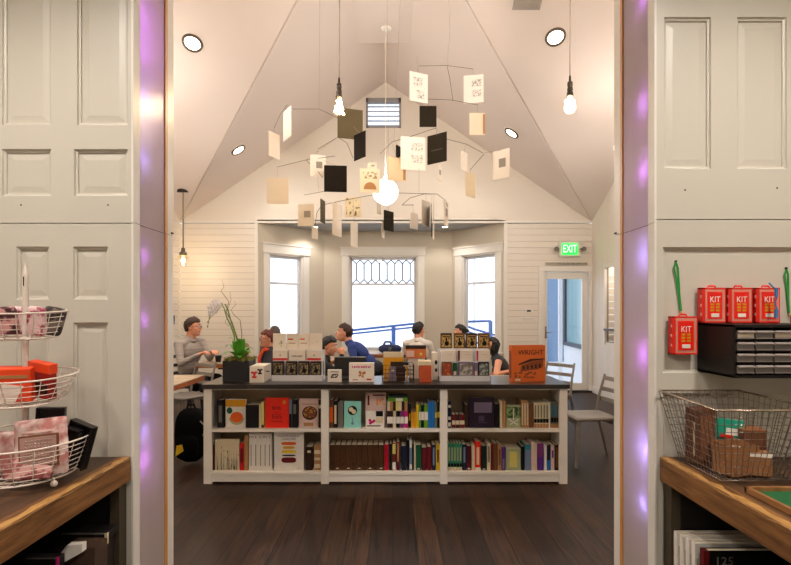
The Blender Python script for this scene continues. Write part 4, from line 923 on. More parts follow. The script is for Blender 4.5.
m_ = MB(); rr = random.Random(5)
for k in range(20): m_.ell((rr.uniform(-w*.8,w*.4),-.001,rr.uniform(h*.1,h*.26)),(.014,.0006,.008),8)
m_.build('engraved_garden', dk, t); MB().boxb(-w*.8,-w*.5,-.001,0,h*.03,h*.09).build('price_sticker', cm('cream'), t)
MB().boxb(-w-.001,-w,.012,.058,h*.1,h*.85).build('spine_panel', dk, t)
# planter with orchid
d = 4.66; xa, xb = X(222.5,d), X(249,d); pc = Vector(((xa+xb)/2, d+.115, CZ+.0005)); w = (xb-xa)/2
t = thing('potted_orchid', 'white orchid with glossy leaves in a square black planter on the counter', 'plant', pc)
slate = mat('black_slate', (28,27,31), .6, var=.25, scale=9, bump=.3)
m_ = MB(); zt = .188
m_._add([(-w,-w,0),(w,-w,0),(w,w,0),(-w,w,0),(-w,-w,zt),(w,-w,zt),(w,w,zt),(-w,w,zt),(-w+.012,-w+.012,zt),(w-.012,-w+.012,zt),(w-.012,w-.012,zt),(-w+.012,w-.012,zt),(-w+.012,-w+.012,zt-.03),(w-.012,-w+.012,zt-.03),(w-.012,w-.012,zt-.03),(-w+.012,w-.012,zt-.03)],
 [(0,3,2,1),(0,1,5,4),(1,2,6,5),(2,3,7,6),(3,0,4,7),(4,5,9,8),(5,6,10,9),(6,7,11,10),(7,4,8,11),(8,9,13,12),(9,10,14,13),(10,11,15,14),(11,8,12,15),(12,13,14,15)])
m_.build('planter', slate, t, bev=.003)
m_ = MB(); rr = random.Random(11)
for k in range(70): m_.ell((rr.uniform(-w*.95,w*.95),rr.uniform(-w*.95,w*.95),zt-.005+rr.uniform(0,.02)),(rr.uniform(.012,.024),rr.uniform(.012,.024),rr.uniform(.008,.02)),8)
for k in range(60):
    x, y = rr.uniform(-w,w), rr.uniform(-w,w); a = rr.uniform(0,6.3)
    m_.tube([(x,y,zt),(x+.02*math.cos(a),y+.02*math.sin(a),zt+.03),(x+.045*math.cos(a),y+.045*math.sin(a),zt+rr.uniform(.0,.03))], .002, 4)
m_.build('moss', mat('moss', (120,116,52), .9, var=.4, scale=40), t)
leafm = mat('orchid_leaf', (92,168,48), .3, var=.25, scale=8)
def leaf(parent, base, yaw, L, W, rise, droop, m=leafm, name='leaf'):
    n = 9; vs = []; 
    c, s_ = math.cos(yaw), math.sin(yaw)
    for i in range(n):
        u = i/(n-1); r = L*u; z = rise*math.sin(u*PI*.62)-droop*u*u; wd = W*math.sin(PI*min(1, (.06+u*.94))**.75)*.5+.002
        for k in (-1,0,1):
            vs.append((base[0]+c*r-s_*wd*k, base[1]+s_*r+c*wd*k, base[2]+z+(abs(k)*wd*.25)))
    fs = []
    for i in range(n-1):
        for k in range(2): a = i*3+k; fs.append((a,a+1,a+4,a+3))
    MB()._add(vs, fs, 0, True).build(name, m, parent, solid=.003, sub=1)
for yaw, L, W, rz, dr_ in ((-1.3,.15,.10,.05,.02),(-2.3,.17,.10,.09,.03),(-.6,.15,.10,.10,.03),(3.0,.14,.085,.15,.03),(-1.9,.09,.10,.17,.0),(.3,.13,.08,.13,.04),(1.6,.12,.09,.12,.03),(-2.8,.10,.08,.20,.0),(-1.0,.08,.09,.19,0)): leaf(t, (0,0,zt), yaw, L, W, rz, dr_)
def P(px, py, dy=0): v = at(px, py, pc.y+dy); return v-pc
stem = mat('orchid_stem', (112,140,58), .6, var=.2)
m_ = MB(); m_.tube([P(236,358),P(235.5,345),P(234,335),P(231,326),P(227,318),P(224,308),P(221,303),P(217,302),P(213,305),P(210,313),P(209,320),P(207.5,327)], [.006]*4+[.0055,.005,.005,.004,.004,.0035,.003,.002], 7)
m_.tube([P(237,358),P(237,340,.01),P(234,330,.01),P(230,318,.02),P(228,310,.02),P(225,304,.02)], .006, 6); m_.build('flower_stem', stem, t)
m_ = MB()
m_.tube([P(238,358,.02),P(238,340,.03),P(232,322,.03),P(226,312,.03),P(229,302,.03),P(224,295,.03),P(221,291,.03),P(224,287,.03),P(222,280,.03)], [.006,.005,.004,.0035,.003,.003,.0025,.002,.001], 6)
m_.tube([P(239,358,.03),P(242,335,.04),P(240,320,.04),P(234,315,.04),P(231,310,.04),P(236,304,.04),P(234,301,.04)], [.005,.004,.003,.003,.002,.002,.001], 6)
m_.tube([P(232,322,.03),P(228,326,.03),P(225,322,.03),P(227,318,.03)], .002, 5); m_.tube([P(226,312,.03),P(229,306,.03),P(231,300,.03),P(230,292,.03)], .0016, 5)
m_.build('willow_twig', mat('willow_twig', (128,112,66), .7), t)
petal = mat('orchid_petal', (250,246,250), .5, var=.04); 
fl = 0
for (px, py, s_) in ((218,303.5,1),(214,304,1.1),(211.5,307.5,1.1),(215,309,1),(211,313,.9),(217,307,.9)):
    c0 = P(px, py, -.015); m_ = MB()
    for k in range(5):
        a = k*2*PI/5+px; r_ = .02*s_
        m_.ell((c0.x+r_*math.cos(a), c0.y-.006*math.sin(k*2), c0.z+r_*math.sin(a)), (.02*s_,.004,.014*s_), 8, R=Matrix.Rotation(-a,3,'Y'))
    m_.build('flower', petal, t); MB().ell((c0.x,c0.y-.008,c0.z-.003),(.0035,.004,.004),8).build('flower_heart', cm('violet'), t)
for (px, py) in ((209.5,318),(208,322),(207.5,326.5)):
    MB().ell(P(px,py), (.008,.008,.012), 8).build('bud', mat('bud_green', (150,160,90), .6), t)
# ================================================================ TABLES + CHAIRS
tt_top = wood('reclaimed_pale', (196,176,150), (150,124,98), (2,22,22), .45, .15)
tt_edge = wood('table_edge_wood', (150,78,36), (184,108,56), (2,22,22), .5, .15)
blackm = mat('table_black_iron', (28,26,26), .5, .4)
def cafe_table(x0, x1, y0, y1, z, label, legs=True):
    t = thing('cafe_table', label, 'table', ((x0+x1)/2, (y0+y1)/2, 0)); a, b = (x1-x0)/2, (y1-y0)/2
    MB().boxb(-a,a,-b,b,z-.008,z).build('tabletop', tt_top, t)
    MB().boxb(-a,a,-b,b,z-.055,z-.0085).build('edge_band', tt_edge, t, bev=.003)
    MB().cyl((0,0,.03),(0,0,z-.055),.035,n=14).build('column', blackm, t)
    MB().boxb(-a*.7,a*.7,-.03,.03,z-.085,z-.055).boxb(-.03,.03,-b*.7,b*.7,z-.085,z-.055).build('top_bracket', blackm, t)
    MB().boxb(-a*.75,a*.75,-.035,.035,0,.03).boxb(-.035,.035,-b*.75,b*.75,0,.03).build('base', blackm, t, bev=.004)
cafe_table(-3.3,-2.09,4.95,5.86,.78,'wooden cafe table at the left edge nearest the opening')
cafe_table(-2.56,-2.0,6.85,7.55,.80,'wooden cafe table where the man in grey rests his arms')
cafe_table(1.10,1.755,5.3,6.0,.76,'wooden cafe table behind the right end of the bookcase')
cafe_table(-.6,.35,8.85,9.45,.76,'cafe table below the centre window holding the blue bag')
cafe_table(-1.45,-.87,7.7,8.4,.76,'cafe table that the bearded man leans over')
cafe_table(.72,1.12,7.6,8.4,.76,'cafe table in front of the right bay window')
chair_m = mat('chair_grey', (142,134,126), .4, .25, var=.04)
def ladder_chair(loc, rz, label, m=chair_m, group=None):
    """front towards local +Y"""
    t = thing('ladder_back_chair', label, 'chair', loc, rz, group); w, dpt, sz = .21, .21, .45
    m_ = MB(); n = 7
    vs = []
    for j in range(n):
        for i in range(n):
            u, v = i/(n-1)*2-1, j/(n-1)*2-1; vs.append((u*(w+.005-.01*(1-v)), v*dpt, sz+.006-.012*(1-u*u)*(1-v*v)))
    m_._add(vs, [(j*n+i,j*n+i+1,(j+1)*n+i+1,(j+1)*n+i) for j in range(n-1) for i in range(n-1)], 0, True); m_.build('seat', m, t, solid=.028)
    for s in (-1,1):
        MB().tube([(s*(w-.02),dpt-.02,sz-.01),(s*(w+.0),dpt+.01,0)], .017, 8, r1=.012).build('front_leg', m, t)
        MB().tube([(s*(w-.012),-dpt+.01,sz+.0),(s*(w-.004),-dpt-.10,0)], .018, 8, r1=.013).build('rear_leg', m, t)
        MB().tube([(s*(w-.01),-dpt+.02,sz+.0),(s*(w-.012),-dpt-.015,sz+.2),(s*(w-.014),-dpt-.07,sz+.39)], .016, 8, r1=.012).build('back_post', m, t)
    for k, z in enumerate((.14,.24,.35)):
        yy = -dpt-.005-.055*(z/.39); pts = []
        m_ = MB(); cols = []
        for i in range(9):
            u = i/8*2-1; x = u*(w-.014); y = yy-.02*(1-u*u)
            cols.append([(x,y-.007,sz+z-.018),(x,y+.007,sz+z-.018),(x,y+.003,sz+z+.022),(x,y-.011,sz+z+.022)])
        m_.rings(cols, smooth=False).build('back_slat', m, t)
    MB().boxb(-w+.02,w-.02,dpt-.05,dpt-.035,sz-.06,sz-.014).boxb(-w+.02,w-.02,-dpt+.02,-dpt+.035,sz-.06,sz-.014).build('apron', m, t)
    return t
ladder_chair((1.93,5.22,0), PI/2+.10, 'grey ladder-back chair standing alone right of the bookcase')
ladder_chair((1.90,6.5,0), PI/2+.65, 'grey ladder-back chair just behind the orange book')
ladder_chair((-2.52,6.42,0), PI*.80, 'grey ladder-back chair between the two left cafe tables')
mat('chair_dark', (40,36,36), .5)
dark_chair = MC['chair_dark']
# backpack by the near table
t = thing('backpack', 'black backpack with a yellow patch hanging under the left cafe table', 'backpack', (-1.96,5.12,.02))
bpm = mat('backpack_fabric', (9,9,11), .9, var=.3, scale=30, bump=.3, spec=.1)
m_ = MB().ell((0,0,.27),(.15,.11,.26),20,e=.7,e2=.7); m_.build('body', bpm, t)
MB().ell((-.0,-.09,.17),(.11,.06,.12),16,e=.6,e2=.6).build('front_pocket', bpm, t)
MB().prism([(-.09,.10),(-.015,.15),(-.03,.21),(-.08,.2)],-.156,-.148).build('yellow_patch', cm('yellow'), t)
for s in (-1,1): MB().tube([(s*.06,.05,.5),(s*.1,.13,.48),(s*.1,.16,.3),(s*.07,.11,.1)],.014,7).build('strap', bpm, t)
MB().tube([(-.04,0,.52),(-.03,-.01,.56),(.03,-.01,.56),(.04,0,.52)],.01,6).build('carry_handle', bpm, t)
MB().tube([(.12,-.09,.42),(.17,-.08,.36),(.15,-.1,.28)],.006,5).build('buckle_strap', mat('grey_strap', (150,146,140), .5), t)

# ================================================================ PEOPLE
skin_a = mat('skin_light', (226,160,128), .5, var=.05, scale=12)
shoe_m = mat('shoe_black', (24,22,22), .5)
eye_w = mat('eye_white', (230,226,220), .3); iris = mat('iris_dark', (40,28,22), .2); lip_m = mat('lip', (180,92,84), .5)
def person(name, label, loc, rz, shirt, hairm, pants=None, lean=.1, yaw=0, pitch=0, roll=0, hl=(-.16,.38,.12), hr=(.16,.38,.12), hair='short', sleeves='long', scale=1.0, collar=None, skin=skin_a, seat=.5, extras=(), fem=False, pole=(0,-.3,-1), knees=.40):
    t = thing('person', label, 'person', loc, rz); s = scale
    t.scale = (s,s,s)
    hip = Vector((0,0,seat)); sd = Vector((0,math.sin(lean),math.cos(lean)))
    fw = Vector((0,math.cos(lean),-math.sin(lean)))
    sw = .165 if fem else .185
    prims = []   # (a,b,ra,rb,mat)
    def cap(a, b, ra, rb, m): prims.append(('c', Vector(a), Vector(b), ra, rb, m))
    def ell(c, r, m, R=None): prims.append(('e', Vector(c), Vector(r), R, None, m))
    SK, SH, PT, SO = 0, 1, 2, 3
    waist = hip+sd*.14; chest = hip+sd*.32; sho = hip+sd*.45; nb = hip+sd*.49
    Rl = Matrix.Rotation(-lean, 3, 'X')
    ell(hip+Vector((0,.0,.0)), (.165,.125,.12), PT, Rl); ell(waist, (.14 if fem else .15,.105,.14), SH, Rl); ell(chest, (.165 if fem else .18,.12,.18), SH, Rl)
    if fem: 
        for k in (-1,1): ell(chest+Vector((k*.07,0,0))+fw*.09-sd*.02, (.06,.055,.06), SH)
    hd = Matrix.Rotation(yaw,3,'Z') @ Matrix.Rotation(-pitch,3,'X') @ Matrix.Rotation(roll,3,'Y')
    HS = .98; hc = nb+sd*.06+Vector((0,.02,.085))+hd @ Vector((0,.012,.01))
    cap(nb-sd*.03, hc-hd @ Vector((0,.02,.04)), .058, .054, SK)
    cap(sho+Vector((-sw*.55,0,.0)), nb+sd*.015, .062, .056, SH); cap(sho+Vector((sw*.55,0,0)), nb+sd*.015, .062, .056, SH)
    hands = []
    for k, tgt in ((-1,hl),(1,hr)):
        S = sho+Vector((k*sw,0,-.01)); T = Vector(tgt)+Vector((0,0,seat)); v = T-S; L1, L2 = .28, .25
        dist = min(v.length, L1+L2-.01); v = v.normalized()*dist; T = S+v
        a = (L1*L1-L2*L2+dist*dist)/(2*dist); hgt = math.sqrt(max(0, L1*L1-a*a))
        pl_ = Vector((k*.5+pole[0],pole[1],pole[2])); pl_ = (pl_-v.normalized()*pl_.dot(v.normalized())).normalized()
        E_ = S+v.normalized()*a+pl_*hgt
        cap(sho+Vector((k*sw*.5,0,0)), S, .06, .057, SH); cap(S, E_, .054, .043, SH if sleeves != 'none' else SK)
        fsk = SH if sleeves == 'long' else SK
        cap(E_, T, .042, .029, fsk); d = (T-E_).normalized()
        cap(T-d*.01, T+d*.02, .026, .027, SK)
        # palm + five fingers
        side = d.cross(Vector((0,0,1))); side = side.normalized() if side.length > .1 else Vector((1,0,0)); dn = side.cross(d)*1.0
        if dn.z > 0: dn = -dn
        palm = T+d*.055; 
        for q_ in (-.024,-.008,.008,.024): cap(T+d*.015+side*q_*.7, T+d*.085+side*q_, .017, .013, SK)
        for q_, L in ((-.031,.062),(-.0105,.075),(.0105,.07),(.031,.055)):
            b0 = T+d*.08+side*q_; b1 = b0+(d*.8+dn*.5).normalized()*L*.55; b2 = b1+(d*.35+dn*.9).normalized()*L*.45
            cap(b0,b1,.0098,.009,SK); cap(b1,b2,.009,.008,SK)
        th0 = T+d*.03-side*k*.025; th1 = th0+(d*.7-side*k*.8).normalized()*.035; th2 = th1+(d*1-side*k*.1).normalized()*.03
        cap(th0,th1,.013,.011,SK); cap(th1,th2,.011,.009,SK)
        # leg
        H_ = hip+Vector((k*.09,.02,-.01)); K = Vector((k*.12,knees,seat-.0)); A = Vector((k*.12,knees+.02,.09))
        cap(H_,K,.085,.06,PT); cap(K,A,.058,.04,PT); cap(A,A+Vector((0,.0,-.03)),.038,.04,SO); cap(A+Vector((0,-.03,-.05)),A+Vector((0,.16,-.055)),.036,.032,SO)
    # head
    def hp(x,y,z): return hc+hd @ (Vector((x,y,z))*HS)
    ell(hp(0,-.006,.022), (.076*HS,.096*HS,.094*HS), SK, hd); ell(hp(0,.026,-.045), (.062,.072,.074), SK, hd); ell(hp(0,.072,-.088),(.027,.025,.023),SK,hd)
    cap(hp(0,.086,.012),hp(0,.112,-.022),.010,.014,SK); ell(hp(.012,.1,-.028),(.009,.01,.007),SK,hd); ell(hp(-.012,.1,-.028),(.009,.01,.007),SK,hd)
    cap(hp(-.045,.074,.03),hp(.045,.074,.03),.014,.014,SK); ell(hp(.045,.06,-.02),(.024,.022,.02),SK,hd); ell(hp(-.045,.06,-.02),(.024,.022,.02),SK,hd)
    ell(hp(0,.088,-.052),(.022,.010,.005),6,hd); ell(hp(0,.086,-.062),(.019,.011,.006),6,hd)
    for k in (-1,1):
        ell(hp(k*.078,-.008,-.008),(.010,.018,.030),SK,hd @ Matrix.Rotation(k*.3,3,'Z'))
        ell(hp(k*.031,.084,.006),(.013,.010,.009),4,hd); ell(hp(k*.031,.092,.006),(.006,.005,.006),5,hd)
    m_ = MB()
    for p in prims:
        if p[0] == 'c': m_.capsule(p[1],p[2],p[3],p[4],12)
        else: m_.ell(p[1],tuple(p[2]),16,R=p[3])
    tmp = m_.build('tmp', skin, None); md = tmp.modifiers.new('r','REMESH'); md.mode = 'VOXEL'; md.voxel_size = .0075
    ms = tmp.modifiers.new('s','SMOOTH'); ms.factor = .5; ms.iterations = 2
    bpy.context.view_layer.update()
    me = bpy.data.meshes.new_from_object(tmp.evaluated_get(bpy.context.evaluated_depsgraph_get())); bpy.data.objects.remove(tmp)
    me.materials.clear()
    pm = pants or mat('trousers_dark', (36,36,44), .8)
    for q_ in (skin, shirt, pm, shoe_m, eye_w, iris, lip_m): me.materials.append(q_)
    n = len(me.polygons); cen = np.empty(n*3); me.polygons.foreach_get('center', cen); cen = cen.reshape(-1,3)
    best = np.full(n, 9.0); mi = np.zeros(n, int)
    for p in prims:
        if p[0] == 'c':
            a = np.array(p[1]); b = np.array(p[2]); ab = b-a; tt_ = np.clip(((cen-a)@ab)/max(1e-9,ab@ab),0,1); dd = np.linalg.norm(cen-(a+tt_[:,None]*ab),axis=1)-(p[3]+(p[4]-p[3])*tt_)
        else:
            r = np.array(p[2]); l = cen-np.array(p[1])
            if p[3] is not None: l = l @ np.array(p[3])
            dd = (np.linalg.norm(l/r,axis=1)-1)*r.min()
        if p[5] in (4,5,6): dd = dd-.0035
        if p[5] == SH: dd = dd-.003
        k = dd < best; best[k] = dd[k]; mi[k] = p[5]
    me.polygons.foreach_set('material_index', mi.astype(np.int32)); me.polygons.foreach_set('use_smooth', np.ones(n, bool)); me.update()
    me.name = 'body'; bo = bpy.data.objects.new('body', me); C.objects.link(bo); bo.parent = t
    # hair: closed cap that dives under the skin where the face is
    m_ = MB(); N1, N2 = 28, 36; rg = []; rr = random.Random(hash(label) % 1000 if False else len(label))
    for i in range(N1+1):
        ph = -PI/2+PI*i/N1; ring = []
        for j in range(N2):
            th = 2*PI*j/N2; dvec = Vector((math.cos(ph)*math.sin(th), math.cos(ph)*math.cos(th), math.sin(ph)))
            front = dvec.y; z = dvec.z
            low = {'short':-.78,'bob':-.9,'long':-1.2,'tied':-.7,'receding':-.6}[hair]
            hairline = .44+.07*math.sin(th*11)
            inh = (z > hairline) if front > .4 else (z > -.25+.6*max(0,(front+.05)/.45)+.04*math.sin(th*23) if front > -.05 else (z > low+(front+.4)*1.2 if front > -.4 else z > low))
            r0 = Vector((.076,.096,.094)); base = Vector((0,-.006,.022))
            th_ = (.009 if hair in ('short','receding','tied') else .016)+.005*math.sin(th*9+ph*7)+.004*math.sin(th*17+ph*3)+(.010 if dvec.z > .3 and front > .1 else 0)
            if inh: p = base+Vector((dvec.x*(r0.x+th_),dvec.y*(r0.y+th_*(1.1 if front < 0 else .8)),dvec.z*(r0.z+th_*1.2)))
            else: p = base+Vector((dvec.x*r0.x,dvec.y*r0.y,dvec.z*r0.z))*.86
            ring.append(hc+hd @ (p*HS))
        rg.append(ring)
    m_.rings(rg)
    if hair in ('bob','long'):
        L = .10 if hair == 'bob' else .2
        for k in range(13):
            a = PI*.5+.1+(k/12)*(PI-.2); x, y = math.cos(a+PI/2*0)*.0, 0
            dx, dy = math.cos(a*1.0)*1, math.sin(a)
            an = -PI*.05+PI*1.1*(k/12); sx_, sy_ = math.cos(an), -math.sin(an)
            m_.tube([hp(sx_*.085,sy_*.095-.005,.03),hp(sx_*.092,sy_*.1-.008,-.03),hp(sx_*.085,sy_*.095-.012,-.03-L*.5),hp(sx_*.07,sy_*.075-.012,-.03-L)], [.014,.017,.016,.006], 8)
    if hair == 'tied': m_.ell(hp(0,-.12,.02),(.035,.04,.035),12)
    m_.build('hair', hairm, t)
    m_ = MB()
    for k in (-1,1): m_.tube([hp(k*.014,.094,.034),hp(k*.032,.094,.040),hp(k*.05,.082,.034)], .0035, 6)
    m_.build('eyebrows', hairm, t)
    if 'glasses' in extras:
        m_ = MB()
        for k in (-1,1):
            m_.loop([hp(k*.033+.024*math.cos(a),.108-.012*abs(math.cos(a) if math.cos(a)*k > 0 else 0),.004+.017*math.sin(a)) for a in [i*PI/9 for i in range(18)]], .0028, 6)
            m_.tube([hp(k*.057,.098,.008),hp(k*.078,.06,.01),hp(k*.082,-.005,.006)], .0025, 6)
        m_.tube([hp(-.009,.108,.006),hp(.009,.108,.006)], .0025, 6); m_.build('glasses', mat('spectacle_frame', (60,30,26), .3), t)
    if collar is not None:
        m_ = MB(); rgn = []
        for zo, rx, ry in ((-.03,.075,.075),(.0,.066,.066),(.022,.062,.062),(.018,.056,.056),(-.02,.056,.056)):
            rgn.append([nb+sd*zo+Vector((rx*math.cos(a),.005+ry*math.sin(a),-.012*math.sin(a))) for a in [i*2*PI/20 for i in range(20)]])
        m_.rings(rgn, caps=False, closed=True).build('collar', collar, t)
    if 'scarf' in extras:
        sm = mat('orange_scarf', (206,70,34), .8, var=.2, scale=30)
        m_ = MB(); m_.loop([nb+sd*.0+Vector((.075*math.cos(a),.012+.08*math.sin(a),.006*math.sin(3*a))) for a in [i*PI/10 for i in range(20)]], .024, 8)
        m_.tube([nb+fw*.09-sd*.0+Vector((.02,0,0)),nb+fw*.15-sd*.1+Vector((.03,0,0)),nb+fw*.16-sd*.22+Vector((.035,0,0))], [.02,.024,.02], 8).tube([nb+fw*.09+Vector((-.02,0,0)),nb+fw*.15-sd*.1+Vector((-.02,0,0)),nb+fw*.16-sd*.19+Vector((-.03,0,0))], [.02,.022,.018], 8)
        m_.build('scarf', sm, t)
    return t
def knit(n, c, **k): return mat(n, c, .85, var=.12, scale=60, bump=.15, **k)
hair_dk = mat('hair_black', (26,20,18), .55, var=.3, scale=50, stretch=(1,1,.2)); hair_br = mat('hair_brown', (62,36,22), .55, var=.3, scale=50); hair_rd = mat('hair_auburn', (104,36,20), .5, var=.3, scale=50)
hair_gy = mat('hair_grey_brown', (84,70,60), .6, var=.3, scale=50); hair_bl = mat('hair_light_brown', (120,92,52), .6, var=.3, scale=50)
jeans = mat('trousers_dark', (36,36,44), .8)
def seat_at(px, py_top, d, sc): # hip position so that head top is at py_top
    return X(px,d), d
# man in grey (facing +X)
person('person','man in a grey striped sweater and glasses seated at the left cafe table',(-2.80,7.18,0),-PI/2-.45,two_tone('striped_knit',(176,166,158),(150,142,138),5,thr=.5,soft=.15,rough=.85,stretch=(.5,.5,26)),hair_br,lean=.10,yaw=.45,hl=(.0,.44,.33),hr=(.20,.40,.32),scale=1.07,extras=('glasses',),collar=knit('collar_grey',(170,160,152)),seat=.54)
t = thing('coffee_cup','dark cup held in the hands of the man in grey','cup',(-2.36,7.12,.8005)); MB().lathe([(0,0),(.035,0),(.045,.08),(.048,.085),(.042,.082),(.034,.01),(0,.01)],n=18).build('cup',mat('black_plastic',(22,22,24),.4),t); MB().lathe([(0,.07),(.042,.07)],n=18).build('coffee',cm('dark brown'),t)
# woman facing -X, a little towards camera
person('person','auburn-haired woman with glasses, orange scarf and dark vest facing left',(-1.62,7.05,0),PI/2+.45,mat('vest_dark',(44,42,50),.8,var=.2,scale=40),hair_rd,lean=.06,yaw=.1,hl=(-.14,.32,.30),hr=(.14,.34,.28),hair='short',scale=.94,extras=('glasses','scarf'),fem=True,seat=.54)
person('person','grey-brown haired person mostly hidden behind the auburn-haired woman',(-1.85,8.25,0),.2,knit('jumper_taupe',(110,96,88)),hair_gy,lean=.05,hl=(-.12,.36,.16),hr=(.12,.36,.16),scale=.95,seat=.54)
person('person','light-brown haired person in blue seen from behind past the orchid',(-1.66,5.78,0),.1,knit('jumper_blue',(40,96,150)),hair_bl,lean=.05,hl=(-.12,.36,.16),hr=(.14,.3,.16),hair='short',scale=.87,fem=True,seat=.54)
person('person','dark-haired man in profile holding a hand to his mouth behind the counter',(-.93,6.15,0),-PI/2,mat('jacket_black',(30,30,34),.8,var=.5,scale=30),hair_dk,lean=.3,yaw=-.25,pitch=.15,hl=(-.05,.36,.28),hr=(.03,.36,.50),scale=.93,collar=knit('collar_dark',(50,44,44)),seat=.54,pole=(0,0,-1))
person('person','bearded man in a blue shirt leaning left below the centre window',(-.27,8.0,0),PI/2+.1,mat('shirt_blue',(34,60,132),.7,var=.15,scale=20),hair_br,lean=.78,yaw=0,pitch=-.15,hl=(-.15,.48,.12),hr=(.15,.46,.12),scale=1.12,seat=.54)
person('person','black-haired person in a white shirt seen from behind at the window',(.37,8.1,0),-.35,mat('shirt_white',(226,220,212),.8,var=.04),hair_dk,lean=.05,yaw=-.5,hl=(-.17,.34,.2),hr=(.17,.36,.2),scale=1.0,sleeves='short',seat=.54,collar=mat('shirt_white',(226,220,212)))
person('person','dark-haired woman facing left, only her head above the card stand',(1.16,8.75,0),PI/2,knit('jumper_dark',(50,44,52)),hair_dk,lean=.03,hl=(-.14,.34,.2),hr=(.14,.34,.2),hair='tied',scale=.96,fem=True,seat=.54)
person('person','dark-haired person with bare arm bending down behind the right card stand',(1.60,7.15,0),PI/2,knit('tee_charcoal',(52,52,56)),hair_dk,lean=.5,pitch=-.35,hl=(-.2,.10,.22),hr=(.14,.34,.1),hair='bob',scale=.90,sleeves='none',fem=True,seat=.54)
proto = None
for (x, y, rz, sc, l) in ((-2.80,7.18,-PI/2-.45,1.07,'dark chair that the man in grey sits on'),(-1.62,7.05,PI/2+.45,.94,'dark chair under the auburn-haired woman'),(.37,8.1,-.35,1,'dark chair under the person in white'),(-1.66,5.78,.1,.9,'dark chair under the person in blue by the orchid'),(1.60,7.15,PI/2,.90,'dark chair under the bending person with bare arm'),(-.93,6.15,-PI/2,.93,'dark chair under the man holding his mouth'),(-.27,8.0,PI/2+.1,1.12,'dark chair under the bearded man in the blue shirt'),(1.16,8.75,PI/2,.96,'dark chair under the woman facing left'),(-1.85,8.25,.2,.95,'dark chair under the hidden grey-brown haired person')):
    f = Matrix.Rotation(rz,3,'Z') @ Vector((0,.065*sc,0)); loc = (x+f.x, y+f.y, 0)
    if proto is None: proto = c_ = ladder_chair(loc, rz, l, dark_chair)
    else: c_ = dup(proto, loc, rz, l)
    c_.scale = (sc,)*3
# things on the window-side tables
t = thing('messenger_bag','dark blue bag lying on the table below the centre window','bag',(X(390,9.1),9.1,.7605))
MB().ell((0,0,.07),(.2,.12,.075),18,e=.7,e2=.7).build('body',mat('bag_navy',(28,44,84),.7,var=.2),t); MB().tube([(-.12,0,.12),(-.08,-.0,.19),(.0,.0,.19),(.03,0,.13)],.02,8).build('handle',mat('bag_navy2',(60,90,150),.6),t)

# ================================================================ MOBILE
wire_m = mat('mobile_wire', (96,84,74), .4, .5); thread = mat('mobile_thread', (150,138,124), .6)
CARD = {'white':mat('card_white',(238,230,220),.6,var=.02,trans=0),'pale':mat('card_pale',(224,212,196),.6,var=.02),'cream':mat('card_cream',(230,214,190),.6,var=.04),'yellow':mat('card_yellow',(226,206,168),.6,var=.05),
        'dark':mat('card_dark',(40,34,24),.85,var=.1,spec=.15),'olive':mat('card_olive',(92,82,60),.85,var=.1,spec=.15),'black':mat('card_black',(30,24,20),.85,var=.15,spec=.15),'orange':mat('card_buff',(226,198,162),.6,var=.05)}
ink = two_tone('faded_ink', (226,220,210), (150,146,140), 60, thr=.55); ink2 = two_tone('botanical_ink', (232,222,196), (120,108,80), 34, thr=.6)
def mob(name, label, px, d):
    x = X(px,d); return thing(name, label, 'mobile', (x, d, ceil_z(x,d)-.02))
def mcard(t, px0, px1, py0, py1, sgn, col, d, art=None, W=None, tie=None, desc=None):
    c = at((px0+px1)/2, (py0+py1)/2, d)-t.location; h = (py1-py0)/F*d; wv = (px1-px0)/F*d; W = W or h*.70
    yaw = math.acos(max(.06, min(1, wv/W)))*sgn; W = max(W, wv)
    R = Matrix.Translation(c) @ Matrix.Rotation(yaw,4,'Z')
    m_ = MB(); m_.M = R; m_.boxb(-W/2,W/2,-.0025,.0025,-h/2,h/2); o = m_.build('hanging_card', CARD[col], t)
    if desc: o['label'] = desc
    m_ = MB(); m_.M = R; k = 0
    if art == 'prints':
        m_.boxb(-W*.3,W*.2,-.004,-.0025,h*.05,h*.34).boxb(-W*.12,W*.3,-.004,-.0025,-h*.38,-h*.1).boxb(-W*.35,W*.35,-.0035,-.0025,h*.0,h*.01); m_.build('print', ink, o)
    elif art == 'stack':
        m_.boxb(-.02,W*.4,-.004,-.0025,h*.08,h*.32).boxb(-.02,W*.4,-.004,-.0025,-h*.28,-h*.04); m_.build('print', ink, o)
    elif art == 'stamp': m_.boxb(-W*.12,W*.28,-.004,-.0025,-h*.1,h*.2); m_.build('print', mat('ink_grey', (150,142,134), .7), o)
    elif art == 'botanical': m_.boxb(-W*.42,W*.42,-.004,-.0025,-h*.44,h*.44); m_.build('print', ink2, o)
    elif art == 'two':
        m_.boxb(-W*.35,W*.35,-.004,-.0025,h*.1,h*.38); m_.build('print', two_tone('sepia_drawing', (226,214,190), (150,120,90), 40, thr=.55), o)
        m_ = MB(); m_.M = R; m_.prism([(W*.32*math.cos(a),-h*.35+h*.3*math.sin(a)) for a in [i*PI/10 for i in range(11)]], -.004, -.0025); m_.build('print', cm('tan'), o)
    elif art == 'line': m_.boxb(-W*.3,W*.3,-.0035,-.0025,-h*.06,-h*.03); m_.build('print', mat('dark_mark', (70,62,50), .6), o)
    elif art == 'edge': m_.boxb(W*.36,W*.5,-.004,-.0025,-h*.45,h*.45); m_.build('print', cm('tan'), o)
    if tie:
        p0 = at(tie[0], tie[1], d)-t.location; MB().tube([(c.x,c.y,c.z+h/2),p0], .0011, 4).build('thread', thread, t)
def arm(t, pts, d, r=.0028):
    P_ = [at(a,b,d)-t.location for a,b in pts]; MB().tube(P_, r, 6).build('wire_arm', wire_m, t)
def strand(t, pts, d): MB().tube([at(a,b,d)-t.location for a,b in pts], .0014, 4).build('thread', thread, t)
